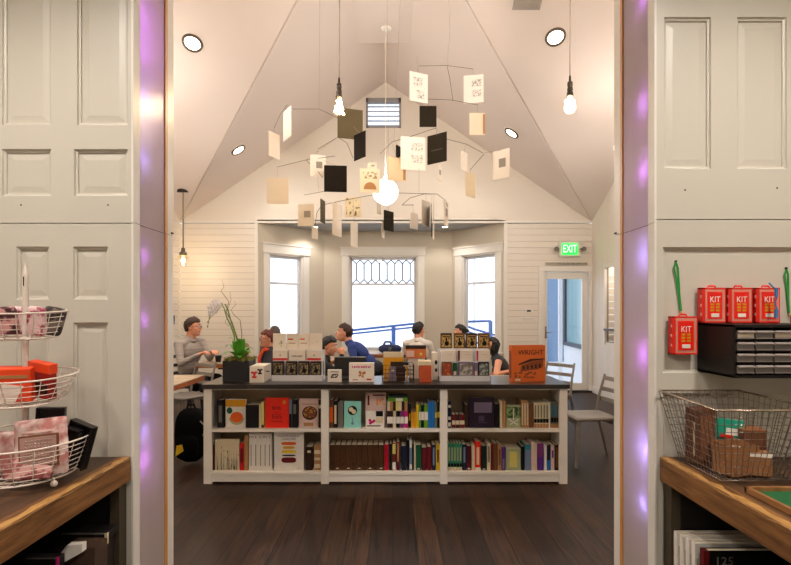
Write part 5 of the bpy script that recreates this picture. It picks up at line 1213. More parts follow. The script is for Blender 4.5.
def hang(t, px, py, d):
    p = at(px,py,d)-t.location; MB().tube([(p.x,p.y,p.z),(0,0,.01)], .0014, 4).build('thread', thread, t)
    MB().lathe([(0,-.0),(.02,0),(.02,.02),(0,.02)],n=12).build('ceiling_hook', trim_white, t)
# right mobile
d = 5.9; t = mob('card_mobile', 'paper card mobile on the right, with two printed white cards at top', 448, d)
hang(t,450,30,d); strand(t,[(450,30),(447,65)],d); arm(t,[(419,66),(447,65.5),(473,69)],d); arm(t,[(447,65),(450,80),(453,101)],d); strand(t,[(417,56),(417.5,73)],d)
arm(t,[(428,99),(452,100),(478,105)],d)
mcard(t,409.5,428,73,102,1,'white',d,'prints',tie=(419,66)); mcard(t,464,483,75,103,-1,'white',d,'stack',tie=(473,69)); mcard(t,419.5,436.5,106,127,.3,'dark',d,tie=(428,99)); mcard(t,469.5,485,113,135,.3,'cream',d,'edge',tie=(478,105))
# centre-right mobile
d = 5.4; t = mob('card_mobile', 'paper card mobile in the centre, with dark square and white print cards', 404, d)
hang(t,394,141,d); arm(t,[(380,154),(392,142),(412,136),(436,128)],d); arm(t,[(446,139),(466,144),(483,153)],d); strand(t,[(436,128),(446,139)],d); arm(t,[(470,170),(484,154)],d)
strand(t,[(484,153),(500,150)],d); 
mcard(t,401,425,137,170,.6,'white',d,'stack',W=.26,tie=(412,136)); mcard(t,428,446,134,163,-1,'dark',d,'line',W=.24,tie=(436,128)); mcard(t,396,401.5,146,158,1,'black',d,W=.1,tie=(394,141)); mcard(t,494,508,150,179,-1,'white',d,'stamp',W=.2,tie=(484,153))
mcard(t,460,468,152,171,1,'pale',d,W=.14,tie=(466,144)); mcard(t,465,476,173,197,1,'yellow',d,W=.17,tie=(470,170)); mcard(t,388,405,157,181,.4,'orange',d,'edge',W=.19,tie=(392,142)); mcard(t,437,442,165,181,1,'pale',d,'stamp',W=.1,tie=(436,128))
# left mobile
d = 5.7; t = mob('card_mobile', 'paper card mobile on the left, with large olive and black cards', 320, d)
hang(t,319,108,d); arm(t,[(293,109),(319,109),(338,118)],d); arm(t,[(274,128),(281,113),(287,105)],d); strand(t,[(287,105),(293,109)],d); arm(t,[(318,149),(338,137)],d); strand(t,[(350,108),(338,118)],d)
arm(t,[(338,137),(347,143),(353,158)],d); arm(t,[(277,167),(306,160),(335,156)],d); strand(t,[(338,137),(306,160)],d); arm(t,[(306,160),(317,170),(323,178)],d); arm(t,[(304,195),(326,191)],d); strand(t,[(317,170),(319,192)],d)
mcard(t,281.5,293,109,139,-1,'white',d,W=.24,tie=(284,108)); mcard(t,270.5,278,133,158,1,'pale',d,W=.18,tie=(274,128)); mcard(t,339,361.5,109,139,.6,'olive',d,W=.28,tie=(350,104)); mcard(t,353.5,366,133,159,-1,'black',d-.1,W=.22,tie=(353,126)); mcard(t,311,325,155,177,.6,'white',d,'stamp',tie=(317,150))
mcard(t,325.5,345.5,165.5,192,.2,'black',d-.12,W=.24,tie=(323,160)); mcard(t,268,287.5,178,204,.3,'cream',d,W=.23,tie=(277,167)); 
# low mobile
d = 5.2; t = mob('card_mobile', 'low wide card mobile around the globe lamp, with narrow hanging strips', 386, d)
hang(t,389,193,d); arm(t,[(322,205),(345,200),(372,195),(400,193),(437,194)],d); arm(t,[(314,232),(317,212),(322,205)],d); arm(t,[(402,205),(410,198),(424,194),(437,194),(445,200),(448,207)],d); arm(t,[(402,205),(414,205)],d)
mcard(t,298,314,204.5,226,.3,'pale',d,'stamp',tie=(306,203)); mcard(t,321.5,324,200,223,1,'olive',d,W=.15,tie=(322,198)); mcard(t,333.5,340.5,204,236,1,'white',d,W=.2,tie=(335,202)); mcard(t,345,361,197,217,.4,'cream',d+.02,'botanical',tie=(352,198)); mcard(t,351.5,357,222,247,1,'white',d,W=.18,tie=(353,198))
mcard(t,361,379,169,193,.4,'cream',d,'two',W=.2,tie=(371,165)); mcard(t,368.5,376,163,169,.1,'pale',d+.05,'stamp',W=.09,tie=(372,160)); mcard(t,312.5,317,227,239,1,'white',d,W=.1,tie=(314,224)); mcard(t,384,393.5,211,231,1,'dark',d,W=.16,tie=(387,194)); mcard(t,377,381,203,214,1,'pale',d,W=.1,tie=(379,196)); mcard(t,382,384,221,238,1,'white',d,W=.1,tie=(383,196))
mcard(t,410,418,213,229,1,'white',d,W=.14,tie=(412,205)); mcard(t,421,431,201,226,1,'pale',d,W=.18,tie=(426,194)); mcard(t,443,449,201,226,1,'pale',d,'stamp',W=.18,tie=(446,199)); mcard(t,431,432,205,236,1,'dark',d,W=.12,tie=(432,195)); mcard(t,432.5,434.5,206,240,1,'white',d,W=.14,tie=(434,195))
strand(t,[(419,168),(419,194)],d)
# ================================================================ FOREGROUND
table_wood = wood('rustic_beam', (84,50,22), (150,104,56), (30,2.6,34), .55, .5, 1.0)
top_wood = wood('rustic_top', (54,36,24), (104,74,48), (20,2.2,20), .45, .4, 1.0)
cab_black = mat('cabinet_black', (24,20,20), .5); post_olive = mat('post_olive', (66,56,38), .6)
def shop_table(sgn, xe, label):
    """thick timber top on a dark open cabinet, long edge along the view"""
    x_in, x_out = (xe, xe-sgn*1.2)
    a, b = sorted((x_in, x_out)); t = thing('display_table', label, 'table', ((a+b)/2, 1.1, 0)); q = t.location
    y0, y1 = -.6, YF-.008
    ea, eb = sorted((x_in, x_in-sgn*.055))
    MB(q).boxb(ea, eb, y0, y1, .746, .852).build('timber_edge', table_wood, t, bev=.004)
    ta, tb = sorted((x_in-sgn*.056, x_out)); MB(q).boxb(ta, tb, y0, y1, .80, .85).build('tabletop', top_wood, t)
    pa, pb = sorted((x_in-sgn*.02, x_in-sgn*.06)); MB(q).boxb(pa, pb, y1-.06, y1, 0, .745).build('corner_post', post_olive, t)
    MB(q).boxb(pa, pb, y0, y0+.06, 0, .745).build('corner_post', post_olive, t)
    ca, cb = sorted((x_in-sgn*.06, x_out)); MB(q).boxb(ca, cb, y1-.05, y1-.03, 0, .745).build('end_panel', cab_black, t)
    oa, ob = sorted((x_out, x_out+sgn*.02)); MB(q).boxb(oa, ob, y0, y1-.055, 0, .745).build('rear_panel', cab_black, t)
    MB(q).boxb(ca+.022 if sgn > 0 else ca, cb if sgn > 0 else cb-.022, y0, y1-.055, .25, .28).build('shelf', cab_black, t)
    MB(q).boxb(ca, cb, y0, y0+.02, 0, .745).build('end_panel', cab_black, t)
    wv = MB(q); rr = random.Random(9); n = 70; vs = []
    for i in range(n+1):
        yy = y0+.01+(y1-y0-.02)*i/n; k = rr.uniform(.016,.036)
        vs += [(x_in+sgn*.0006,yy,.852-rr.uniform(.003,.010)),(x_in-sgn*.002,yy,.8528),(x_in-sgn*k,yy,.8526)]
    wv._add(vs, [(3*i,3*i+3,3*i+4,3*i+1) for i in range(n)]+[(3*i+1,3*i+4,3*i+5,3*i+2) for i in range(n)]); wv.build('worn_edge', wood('worn_gold_edge', (150,104,52), (196,152,86), (24,6,24), .5, .2), t)
    return t
shop_table(1, -1.16, 'rustic timber-topped display table in the left foreground')
shop_table(-1, 1.18, 'rustic timber-topped display table in the right foreground')
TZ = .852
# things inside the cabinets
def block(name, label, cat, x0, x1, y0, y1, z0, z1, m, bev=.002, parts=()):
    t = thing(name, label, cat, ((x0+x1)/2,(y0+y1)/2,z0)); MB(t.location).boxb(x0,x1,y0,y1,z0,z1).build('cover' if 'book' in name else 'body', m, t, bev=bev)
    for nm, mm, bx in parts: MB(t.location).boxb(*bx).build(nm, mm, t)
    return t
pw_ = cm('white')
for k in range(4):
    dd = 2.24-k*.05; x0 = X(677+6*k, dd); z1 = Z(533+3.5*k, dd); z0 = .281
    t = thing('book', ('rearmost','second','third','front')[k]+' of four large white books under the right table', 'book', (x0+.15, dd, z0), 0, 'large white books under the right table'); h = z1-z0
    MB().boxb(-.15,.15,0,.004,0,h).boxb(-.15,.15,.022,.026,0,h).boxb(-.15,-.146,.004,.022,0,h).build('cover', pw_, t); MB().boxb(-.146,.148,.004,.022,.003,h-.004).build('pages', paper, t)
    MB().boxb(-.143,-.14,-.001,0,h*.1,h*.8).boxb(-.13,.12,-.001,0,h*.93,h*.938).build('cover_lines', cm('grey'), t)
dd = 2.02; x0 = X(704.5,dd); h = Z(551,dd)-.281
t = thing('book', 'black book with red spine and white numerals under the right table', 'book', (x0,dd,.281))
MB().boxb(0,.34,0,.004,0,h).boxb(0,.34,.026,.03,0,h).build('cover', cm('black'), t); MB().boxb(0,.018,-.001,.03,0,h-.001).build('red_spine', cm('dark red'), t); MB().boxb(.018,.335,.004,.026,.004,h-.002).build('pages', paper, t)
MB().text('125', .045, face(.075,-.0015,h-.04), .0006, sx=1.1).boxb(.03,.3,-.001,0,h-.078,h-.074).build('numerals', cm('grey'), t)
# left cabinet
dd = 2.18
block('flat_box', 'dark thin-edged flat box lying under the left table', 'box', -1.42, -1.182, dd, 2.27, Z(540,dd), Z(533,dd), cab_black, parts=(('pale_edge', cm('grey'), (-1.37,-1.183,dd-.002,dd+.001,Z(534.5,dd),Z(533,dd))),('pale_corner', cm('cream'), (-1.192,-1.1815,dd-.003,dd+.01,Z(544,dd),Z(533,dd)))))
block('carton', 'dark carton supporting the flat box under the left table', 'box', -1.42, -1.20, dd+.01, 2.27, .281, Z(540,dd)-.001, mat('carton_dark', (40,30,24), .7, var=.3))
dd = 2.0
def rel(px, py, o): v = at(px,py,dd); return (v.x-o[0], v.z-o[2])
o_ = (-1.25,dd,.281)
t = thing('paper_packet', 'folded pale grey paper packet standing on a dark box under the left table', 'paper', o_)
MB().prism([rel(a,b,o_) for a,b in ((57,560),(70,543),(85,542),(85,550),(62,563))],-.02,.01).build('paper', cm('white'), t); MB().boxb(rel(62,0,o_)[0],rel(93,0,o_)[0],.011,.10,0,rel(0,549,o_)[1]).build('box', mat('brown_print', (72,54,42), .5, var=.4, scale=20), t)
dd = 1.93
block('pink_cornered_box', 'black box with a magenta corner at the lower left under the left table', 'box', X(22,dd), X(58,dd), dd, 1.97, .281, Z(558,dd), cab_black, parts=(('magenta_corner', cm('magenta'), (X(56,dd),X(59,dd),dd-.002,dd+.002,.4,Z(557,dd))),('pale_edge', cm('grey'), (X(26,dd),X(56,dd),dd-.002,dd+.001,Z(559,dd),Z(557.8,dd)))))
# ---------------- tiered basket stand
white_wire = mat('white_enamel_wire', (222,210,196), .35, var=.04)
SX, SY = -1.408, 2.02
t = thing('tiered_basket_stand', 'white wire three-tier basket stand on the left timber table', 'display stand', (SX,SY,TZ))
MB().tube([(0,0,.02),(0,0,.76)], .011, 12).lathe([(.011,.76),(.011,.79),(.004,.815),(.0,.83)], n=12).build('pole', white_wire, t)
MB().tube([(0,-.0115,.74),(0,-.0125,.775)], .002, 6).build('pole_slot', cm('dark brown'), t)
def ring_pts(r, z, tilt, n=40, ex=1.0): return [(r*ex*math.cos(2*PI*i/n), r*math.sin(2*PI*i/n), z+tilt*r*math.sin(2*PI*i/n)) for i in range(n)]
def wire_basket_round(z0, z1, r0, r1, tilt, nr, nv, name='basket'):
    m_ = MB()
    for k in range(nr+1):
        u = k/nr; rr_ = r0+(r1-r0)*u**.7; m_.loop(ring_pts(rr_, z0+(z1-z0)*u, tilt), .0036 if k in (0,nr) else .0016, 6 if k in (0,nr) else 4)
    for i in range(nv):
        a = 2*PI*i/nv; pts = []
        for k in range(6):
            u = k/5; rr_ = r0+(r1-r0)*u**.7; pts.append((rr_*math.cos(a), rr_*math.sin(a), z0+(z1-z0)*u+tilt*rr_*math.sin(a)))
        m_.tube(pts, .0018, 4)
    for i in range(-4,5):
        x = i*r0/4.5; yy = math.sqrt(max(0,r0*r0-x*x)); m_.tube([(x,-yy,z0-tilt*yy),(x,yy,z0+tilt*yy)], .0016, 4); m_.tube([(-yy,x,z0+tilt*x),(yy,x,z0+tilt*x)], .0016, 4)
    return m_
b1 = wire_basket_round(.03,.165,.178,.235,.04,7,22); b1.build('lower_basket', white_wire, t)
b2 = wire_basket_round(.30,.40,.12,.176,.06,5,18); b2.build('middle_basket', white_wire, t)
b3 = wire_basket_round(.545,.642,.106,.139,.06,5,16); b3.build('upper_basket', white_wire, t)
for a in (-.5,-2.2,1.0,2.6):
    MB().ell((.19*math.cos(a),.19*math.sin(a),.0125),(.0125,.0125,.0125),10).tube([(.19*math.cos(a),.19*math.sin(a),.015),(.188*math.cos(a),.188*math.sin(a),.035)],.004,6).build('ball_foot', white_wire, t)
def pouch(loc, rot, w, h, th, m, label, name='pouch', parts=(), cat='packet'):
    t = thing(name, label, cat, loc); t.rotation_euler = rot
    MB().ell((0,0,h/2),(w/2,th/2,h/2),20,e=.55,e2=.35).build('body', m, t)
    for nm, mm, b in parts: MB().boxb(*b).build(nm, mm, t)
    return t
pinkpat = two_tone('pink_floral_print', (232,196,196), (150,50,70), 26, thr=.56, voronoi=False)
for k, (px, dy, rz, ry, m_, l) in enumerate(((9,-.03,.2,-.1,two_tone('dark_pink_print',(206,150,146),(70,30,36),30),'pink and brown patterned packet at the left of the upper basket'),(37,-.03,-.2,.1,pinkpat,'pink and white floral packet beside the pole in the upper basket'),(49,.0,.9,.2,two_tone('grey_print',(130,118,108),(60,50,46),30),'grey-brown packet at the right of the upper basket'),(20,.06,0,.1,pinkpat,'pink packet at the back of the upper basket'))):
    pouch((X(px,SY+dy),SY+dy,TZ+.552),(.12,ry,rz),.08,.11,.026,m_,l)
clearm = mat('clear_wrap', (228,196,190), .12, var=.25, scale=30, spec=.9, coat=.6)
# middle basket: red boxes
orange_red = mat('orange_red_card', (236,74,28), .45, var=.06); redc = mat('kit_red', (226,36,24), .35, var=.05)
t = thing('seed_box', 'orange-red box with a white diamond label at the left of the middle basket', 'box', (X(13,SY-.07),SY-.07,TZ+.312)); t.rotation_euler = (.15,0,.25)
MB().boxb(-.07,.07,-.02,.02,0,.125).build('box', orange_red, t, bev=.003); MB().prism([(-.065,.0),(.015,.0),(.045,.06),(-.02,.07),(-.065,.05)],-.022,-.02).build('white_label', card_w, t); MB().boxb(-.06,.06,-.0215,-.02,.09,.102).build('pale_lettering', cm('tan'), t)
t = thing('seed_box', 'red and dark box leaning right of the pole in the middle basket', 'box', (X(43,SY-.02),SY-.02,TZ+.318)); t.rotation_euler = (.1,.12,-.35)
MB().boxb(-.055,.055,-.015,.015,0,.13).build('box', mat('deep_red_card', (150,34,28), .4, var=.2), t, bev=.002); MB().boxb(-.056,.056,-.017,.017,.10,.135).build('top_band', orange_red, t); MB().boxb(-.03,.045,-.016,-.015,.02,.06).build('dark_window', cm('dark brown'), t)
t = thing('seed_box', 'red box mostly hidden behind the pole in the middle basket', 'box', (X(17,SY+.06),SY+.06,TZ+.322)); t.rotation_euler = (0,0,.1); MB().boxb(-.07,.07,-.02,.02,0,.105).build('box', redc, t, bev=.002)
# lower basket
glint_wrap = two_tone('pink_wrap_painted_glints', (186,122,116), (226,204,196), 24, thr=.52, soft=.12, rough=.12)  # pale patches put the clear wrap's highlights into its colour
def bead_bag(loc, rot, w, h, th, label):
    t = thing('bead_packet', label, 'packet', loc); t.rotation_euler = rot
    m_ = MB(); n = 14; top = []
    vs = []; fs = []
    for side in (-1,1):
        for j in range(n):
            for i in range(n):
                u, v = i/(n-1)*2-1, j/(n-1)*2-1
                pf = (1-abs(u)**6)*(1-abs(v)**6); wob = .004*math.sin(u*9+v*5)*pf+.003*math.sin(v*13)
                vs.append((u*w/2*(1-.03*abs(v)), side*(th/2*pf)+wob, h/2+v*h/2))
    for s_ in range(2):
        o_ = s_*n*n
        for j in range(n-1):
            for i in range(n-1): fs.append((o_+j*n+i,o_+j*n+i+1,o_+(j+1)*n+i+1,o_+(j+1)*n+i))
    m_._add(vs, fs, 0, True); m_.build('wrap', glint_wrap, t, sub=1)
    MB().boxb(-w*.36,w*.36,-th/2-.004,-th/2+.004,h*.16,h*.72).build('inner_frame', cm('brown'), t)
    MB().boxb(-w*.33,w*.33,-th/2-.006,-th/2-.003,h*.19,h*.69).build('inner_sheet', mat('silver_rose_sheet', (176,140,130), .3, .3, var=.2, scale=30), t)
    b_ = MB(); rr = random.Random(4)
    for j in range(8):
        for i in range(9):
            r_ = .0036 if (i+j) % 2 else .0026
            b_.ell((-w*.22+i*w*.058+rr.uniform(-.001,.001),-th/2-.008,h*.24+j*h*.055),(r_,.0025,r_),6)
    o = b_.build('silver_beads', mat('bead_silver', (226,216,206), .15, .7), t); o['kind'] = 'stuff'
    MB().boxb(-w*.3,w*.3,-th/2-.0065,-th/2-.003,h*.76,h*.80).build('heading_strip', cm('pink'), t)
    return t
bead_bag((X(42,SY-.10),SY-.10,TZ+.045),(-.14,-.10,.10),.19,.205,.03,'clear-wrapped pink packet of silver beads leaning in the lower basket')
pouch((X(6,SY-.06),SY-.06,TZ+.045),(-.1,.05,.1),.13,.15,.04,glint_wrap,'crumpled pink clear packet at the left of the lower basket')
pouch((X(26,SY-.13),SY-.13,TZ+.038),(-.5,0,.1),.17,.08,.03,two_tone('rose_print',(200,150,142),(130,60,60),30),'rose patterned packet lying flat under the bead packet')
blk = mat('glossy_black_card', (20,17,17), .3)
for dx, dy, rz, ry, w, h, l in ((74,.03,-.2,.30,.105,.175,'black flat tray leaning at the right of the lower basket'),(49,.06,.3,.05,.10,.22,'black box standing behind the bead packet in the lower basket'),(63,-.01,.0,.28,.07,.16,'second black tray between the bead packet and the leaning tray')):
    t = thing('black_tray', l, 'tray', (X(dx,SY+dy),SY+dy,TZ+.045)); t.rotation_euler = (0,ry,rz)
    MB().boxb(-w/2,w/2,-.01,.01,0,h).boxb(-w/2,-w/2+.008,-.022,-.01,0,h).boxb(w/2-.008,w/2,-.022,-.01,0,h).boxb(-w/2,w/2,-.022,-.01,h-.008,h).build('tray', blk, t, bev=.002)
# red box at the left edge
t = thing('gift_box', 'red box with white drawn foot band at the left edge of the photo', 'box', (-1.40,1.66,TZ))
MB().boxb(-.12,.045,0,.10,0,.172).build('box', redc, t, bev=.002); MB().boxb(-.12,.046,-.001,.101,.0,.035).build('white_band', card_w, t)
m_ = MB()
for k in range(4): m_.ell((-.08+k*.034,-.001,.066),(.019,.001,.019),12)
m_.build('drawn_shapes', cm('pink'), t); MB().boxb(-.12,.0462,-.0012,.1012,.036,.042).boxb(-.12,.046,-.0012,.101,.1,.104).build('white_lines', card_w, t)
# ---------------- right: wall-mounted drawer cabinet
bx0_, bx1_, by0, by1, bz0, bz1 = 1.357, 1.90, 2.10, 2.352, 1.228, 1.442
t = thing('drawer_cabinet', 'black small-parts cabinet with rows of clear drawers on the right door wall', 'cabinet', ((bx0_+bx1_)/2,(by0+by1)/2,bz0)); q = t.location
cab = mat('cabinet_shell', (22,15,13), .5, var=.1, spec=.25)
MB(q).boxb(bx0_,bx0_+.01,by0,by1,bz0,bz1).boxb(bx1_-.01,bx1_,by0,by1,bz0,bz1).boxb(bx0_,bx1_,by0,by1,bz0,bz0+.012).boxb(bx0_,bx1_,by0,by1,bz1-.012,bz1).boxb(bx0_,bx1_,by1-.006,by1,bz0,bz1).build('body', cab, t, bev=.002)
nc = 7; cw = (bx1_-bx0_-.02)/nc; rh = (bz1-bz0-.03)/4
m_ = MB(q)
for i in range(1,nc): m_.boxb(bx0_+.01+i*cw-.003,bx0_+.01+i*cw+.003,by0+.008,by1-.01,bz0+.012,bz1-.012)
for j in range(1,4): m_.boxb(bx0_+.01,bx1_-.01,by0+.008,by1-.01,bz0+.015+j*rh-.003,bz0+.015+j*rh+.003)
m_.build('divider_grid', cab, t)
drw = mat('smoky_drawer', (122,114,110), .25, var=.1, spec=.7); drl = mat('drawer_lip', (160,150,144), .2, spec=.8); fillm = mat('white_contents', (222,206,186), .5)
for j in range(4):
    for i in range(nc):
        x0, x1 = bx0_+.012+i*cw+.002, bx0_+.008+(i+1)*cw-.001; z0 = bz0+.016+j*rh+.004; z1 = z0+rh-.010
        o = MB(q).boxb(x0,x1,by0+.0,by0+.17,z0,z1-.008).build('drawer', drw, t)
        MB(q)._add([(x0,by0,z1-.008),(x1,by0,z1-.008),(x1,by0-.014,z1-.014),(x0,by0-.014,z1-.014),(x0,by0,z1-.004),(x1,by0,z1-.004),(x1,by0-.016,z1-.010),(x0,by0-.016,z1-.010)],[(0,1,2,3),(4,7,6,5),(0,4,5,1),(1,5,6,2),(2,6,7,3),(3,7,4,0)]).boxb(x0,x1,by0-.004,by0-.001,z0,z0+.004).build('drawer_pull', drl, o)
        if j == 3 and i in (0,2,3,5): MB(q).boxb(x0+.002,x1-.002,by0-.003,by0-.0005,z0+.002,z0+.022).build('white_contents', fillm, o)
# KIT boxes
def kit(loc, label, extra=None, w=.108, h=.152, group='red kit boxes'):
    t = thing('kit_box', label, 'kit box', loc, 0, group)
    MB().boxb(-w/2,-w/2+.016,-.036,0,0,h).boxb(w/2-.005,w/2,-.036,0,0,h).boxb(-w/2,w/2,-.036,0,h-.008,h).boxb(-w/2,w/2,-.036,0,0,.008).boxb(-w/2,w/2,-.004,0,0,h).build('case', redc, t, bev=.002)
    MB().boxb(-w/2+.016,w/2-.005,-.0355,-.034,.008,h-.008).build('clear_front', mat('rosy_clear', (222,138,118), .15, var=.15, scale=20, spec=.8), t)
    MB().boxb(-w*.27,w*.34,-.0375,-.0355,h*.12,h*.88).build('label', mat('label_red', (240,30,16), .4), t)
    MB().text('KIT', .036, face(w*.035,-.0385,h*.66), .0006, sx=.85).build('lettering', card_w, t)
    m_ = MB(); [m_.boxb(w*.035+a*.024-.008,w*.035+a*.024+.008,-.0385,-.0375,h*(.50-.085*j),h*(.555-.085*j)) for a in (-.5,.5) for j in range(3)]; m_.build('small_lettering', cm('gold'), t)
    MB().boxb(-w*.12,w*.2,-.039,-.0375,h*.17,h*.27).build('barcode_sticker', card_w, t)
    m_ = MB()
    for z in (.25,.5,.75): m_.boxb(-w/2-.001,-w/2+.006,-.034,-.026,h*z-.006,h*z+.006)
    m_.build('latches', cm('pink'), t)
    MB().tube([(-.018,-.018,h-.002),(-.014,-.018,h+.008),(.014,-.018,h+.008),(.018,-.018,h-.002)], .004, 6).build('hanging_tab', redc, t)
    return t
zt_ = bz1
for k, (a, b) in enumerate(((696,722),(723,747.5),(749,776))):
    dd = 2.345; x = (X(a,dd)+X(b,dd))/2; kit((x,dd,zt_+.001),('leftmost','middle','rightmost')[k]+' of three red kit boxes standing on the black drawer cabinet', w=.106, h=.155)
bl = mat('blue_lanyard', (40,120,170), .6); gr = mat('green_lanyard', (22,140,50), .6)
t = thing('lanyard', 'light blue lanyard hanging off the rightmost red kit box', 'lanyard', (X(778,2.28),2.28,1.48))
m_ = MB()
def P3(px, py, dd=2.28): v = at(px,py,dd); return (v.x-t.location.x, v.y-t.location.y, v.z-t.location.z)
m_.tube([P3(769,283,2.26),P3(775,289,2.26),P3(777,296,2.26),P3(775,303,2.26),P3(777,310,2.26),P3(776,318,2.25)], .0035, 6).build('cord', bl, t); m_ = MB(); m_.boxb(*(P3(776,290,2.255)[0]-.006,P3(776,290,2.255)[0]+.006,-.03,-.024,P3(776,297,2.255)[2],P3(776,288,2.255)[2])).boxb(P3(776,310,2.255)[0]-.007,P3(776,310,2.255)[0]+.007,-.03,-.024,P3(776,318,2.255)[2],P3(776,309,2.255)[2]).build('clip', bl, t)
dd = 2.345; kit((X(680.5,dd),dd,Z(354,dd)),'red kit box hanging alone from a green lanyard on the right door wall', w=.112, h=.168)
def lanyard(px0, py0, px1, py1, label, dd=2.352):
    p0 = at(px0,py0,dd); p1 = at(px1,py1,dd); t = thing('lanyard', label, 'lanyard', p0)
    v = p1-p0; m_ = MB(); w = .008
    for s_ in (-1,1):
        pts = [(s_*.0,0,0),(s_*.010,0,v.z*.12),(s_*.006+v.x*.3,0,v.z*.35),(s_*.003+v.x*.6,0,v.z*.65),(v.x+s_*.002,-.0,v.z)]
        R_ = []
        for i,(x,y,z) in enumerate(pts): R_.append([(x-w/2,y-.001+s_*.002,z),(x+w/2,y-.001+s_*.002,z),(x+w/2,y+.001+s_*.002,z),(x-w/2,y+.001+s_*.002,z)])
        m_.rings(R_, smooth=False)
    m_.build('strap', gr, t); MB().cyl((0,.006,.004),(0,-.004,.004),.004,n=8).build('wall_pin', dark_metal, t)
    MB().tube([(v.x,0,v.z),(v.x,-.002,v.z-.02)],.0025,6).build('cord_end', cm('gold'), t)
lanyard(676,262,681,311,'green lanyard holding the single red kit box on the wall')
lanyard(786.5,269,789,313,'green lanyard hanging at the right edge of the photo')
kit((1.77,2.12,bz1+.001), 'red kit box lying flat on the drawer cabinet below the right-edge green lanyard', w=.112, h=.155).rotation_euler = (-PI/2,0,0)
# ---------------- big wire basket on right table
steel = mat('steel_wire', (150,138,128), .3, .85)
A = [(1.235,1.985,TZ+.006),(1.50,1.985,TZ+.006),(1.50,2.27,TZ+.006),(1.235,2.27,TZ+.006)]
B = [(1.138,1.855,1.146),(1.52,1.855,1.146),(1.52,2.318,1.146),(1.170,2.318,1.146)]
t = thing('wire_basket', 'large steel wire basket of boxes on the right timber table', 'basket', (1.34,2.1,TZ)); q = t.location
m_ = MB(q)
def lp(u): return [tuple(A[i][k]+(B[i][k]-A[i][k])*u for k in range(3)) for i in range(4)]
for k in range(11): m_.loop(lp(k/10), .0034 if k == 10 else (.0028 if k == 0 else .0014), 5)
for i in range(4):
    a0, a1, b0, b1 = A[i], A[(i+1) % 4], B[i], B[(i+1) % 4]; n = 14
    for k in range(n):
        u = k/n; p = tuple(a0[j]+(a1[j]-a0[j])*u for j in range(3)); r_ = tuple(b0[j]+(b1[j]-b0[j])*u for j in range(3)); m_.tube([p, r_], .0014 if k else .002, 5)
for k in range(1,13):
    u = k/13; m_.tube([tuple(A[0][j]+(A[1][j]-A[0][j])*u for j in range(3)), tuple(A[3][j]+(A[2][j]-A[3][j])*u for j in range(3))], .0014, 4)
    m_.tube([tuple(A[0][j]+(A[3][j]-A[0][j])*u for j in range(3)), tuple(A[1][j]+(A[2][j]-A[1][j])*u for j in range(3))], .0014, 4)
m_.build('wire_mesh', steel, t)
MB(q).loop(lp(1.0), .0042, 6).build('rim', mat('rim_bright', (200,180,160), .25, .8), t)
kraft = mat('kraft_paper', (150,100,58), .75, var=.2, scale=14); brownb = mat('brown_box', (104,58,34), .6, var=.25, scale=10); gwood = mat('carved_box_wood', (92,50,32), .5, var=.3, scale=20)
def ubox(name, label, cat, c, d, rz, m, ry=0, parts=()):
    t = thing(name, label, cat, c, rz); t.rotation_euler = (0,ry,rz); MB().boxb(-d[0]/2,d[0]/2,-d[1]/2,d[1]/2,0,d[2]).build('box', m, t, bev=.002)
    for nm, mm, b in parts: MB().boxb(*b).build(nm, mm, t)
    return t
bz = TZ+.014
ubox('tall_box','tall red-brown box standing at the left back of the large basket','box',(1.282,2.20,bz),(.075,.085,.225),.1,gwood,parts=(('white_stripe',cm('cream'),(-.0385,-.0365,-.02,-.012,.03,.17)),('end_panel',mat('panel_brown',(120,72,44),.6),(-.03,.03,-.0445,-.0425,.02,.2))))
t = thing('paper_bag','open kraft paper bag in the middle of the large basket','bag',(1.335,2.06,bz),.35)
m_ = MB(); w, dp_, hh = .062, .045, .115
m_._add([(-w,-dp_,0),(w,-dp_,0),(w,dp_,0),(-w,dp_,0),(-w*1.05,-dp_*1.05,hh),(w*1.1,-dp_*1.1,hh*.94),(w*1.05,dp_*1.05,hh*1.02),(-w*1.1,dp_,hh*1.06)],[(0,3,2,1),(0,1,5,4),(1,2,6,5),(2,3,7,6),(3,0,4,7)]); m_.build('bag', kraft, t, solid=.002)
MB().ell((0,0,.085),(.05,.035,.02),14).build('contents', two_tone('mixed_contents',(190,150,130),(90,50,40),50), t)
ubox('flat_box','teal and white flat box leaning behind the kraft bag','box',(1.375,2.17,bz+.11),(.11,.012,.075),-.1,mat('teal_card',(20,150,122),.45),ry=.12,parts=(('white_panel',card_w,(-.01,.052,-.0075,-.0062,.012,.04)),('red_panel',redc,(-.03,.02,-.0078,-.0062,.0,.012))))
t = bpy.data.objects[-1] if False else None
ubox('kraft_carton','kraft carton with white edge at the front of the large basket','box',(1.41,2.045,bz),(.085,.07,.085),-.3,kraft,parts=(('white_edge',card_w,(-.043,.043,-.0355,-.034,.072,.086)),))
ubox('kraft_carton','large dark brown carton at the right of the large basket','box',(1.455,2.16,bz),(.085,.11,.15),-.12,brownb,parts=(('top_flap',mat('flap_brown',(140,88,54),.6),(-.044,.044,-.056,.056,.148,.153)),))
ubox('prop_box','teal upright box under the flat teal one in the large basket','box',(1.375,2.175,bz),(.07,.05,.105),-.1,mat('teal_card_dark',(16,110,96),.5))
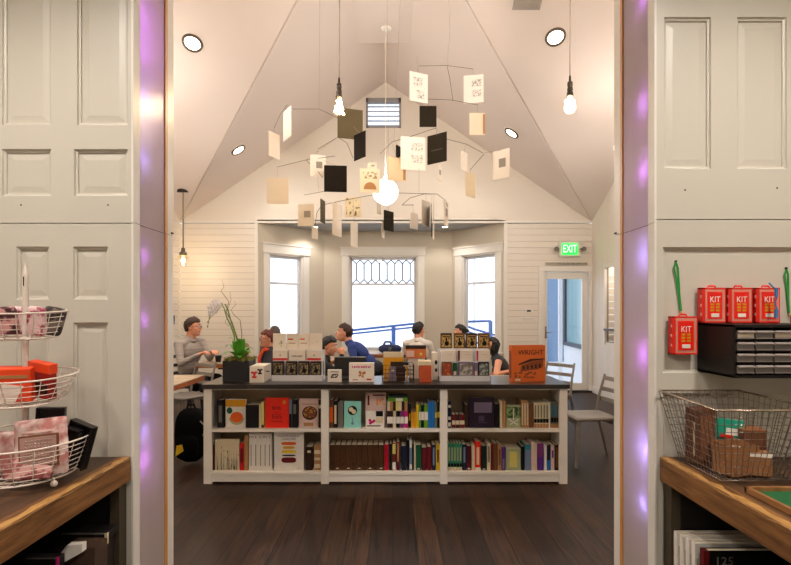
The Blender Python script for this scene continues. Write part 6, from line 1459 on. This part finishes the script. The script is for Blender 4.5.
ubox('leather_roll','dark brown low box at the front left of the large basket','box',(1.30,2.115,bz),(.05,.04,.09),.3,mat('dark_brown_card',(60,34,24),.6))
# green felt tray
t = thing('felt_tray', 'wooden tray lined with green felt on the right timber table', 'tray', (1.50,1.66,TZ+.0005)); a, b = .25, .215
MB().boxb(-a,-a+.014,-b,b,0,.022).boxb(a-.014,a,-b,b,0,.022).boxb(-a,a,b-.014,b,0,.022).boxb(-a,a,-b,-b+.014,0,.022).build('frame', wood('tray_wood',(120,78,40),(160,112,64),(20,3,20),.5,.1), t, bev=.002)
MB().boxb(-a+.014,a-.014,-b+.014,b-.014,0,.007).build('felt', mat('green_felt',(22,92,46),.95,var=.2,scale=60,bump=.1), t)

# ================================================================ CAMERA, WORLD
cam = bpy.data.cameras.new('camera'); cam.lens = F/791*36; cam.sensor_width = 36; cam.shift_x = 2.5/791; cam.shift_y = 27.5/791; cam.clip_start = .05
co = bpy.data.objects.new('camera', cam); C.objects.link(co); co.location = (0,0,EYE); co.rotation_euler = (PI/2,0,0); bpy.context.scene.camera = co
w = bpy.data.worlds.new('world'); bpy.context.scene.world = w; w.use_nodes = True; nt = w.node_tree; bg = nt.nodes['Background']
tc = nt.nodes.new('ShaderNodeTexCoord'); nz = nt.nodes.new('ShaderNodeTexNoise'); nz.inputs['Scale'].default_value = 2; nt.links.new(tc.outputs['Generated'], nz.inputs['Vector'])
cr = nt.nodes.new('ShaderNodeValToRGB'); cr.color_ramp.elements[0].color = (.80,.88,1,1); cr.color_ramp.elements[1].color = (.9,.95,1,1)
nt.links.new(nz.outputs['Fac'], cr.inputs[0]); nt.links.new(cr.outputs[0], bg.inputs[0]); bg.inputs[1].default_value = 1.6
sc = bpy.context.scene
sc.view_settings.view_transform = 'Standard'; sc.view_settings.look = 'None'; sc.view_settings.gamma = 1; sc.view_settings.use_curve_mapping = False
sc.view_settings.exposure = 0.31
sc.cycles.max_bounces = 8; sc.cycles.diffuse_bounces = 5; sc.cycles.transparent_max_bounces = 16; sc.cycles.sample_clamp_indirect = 6
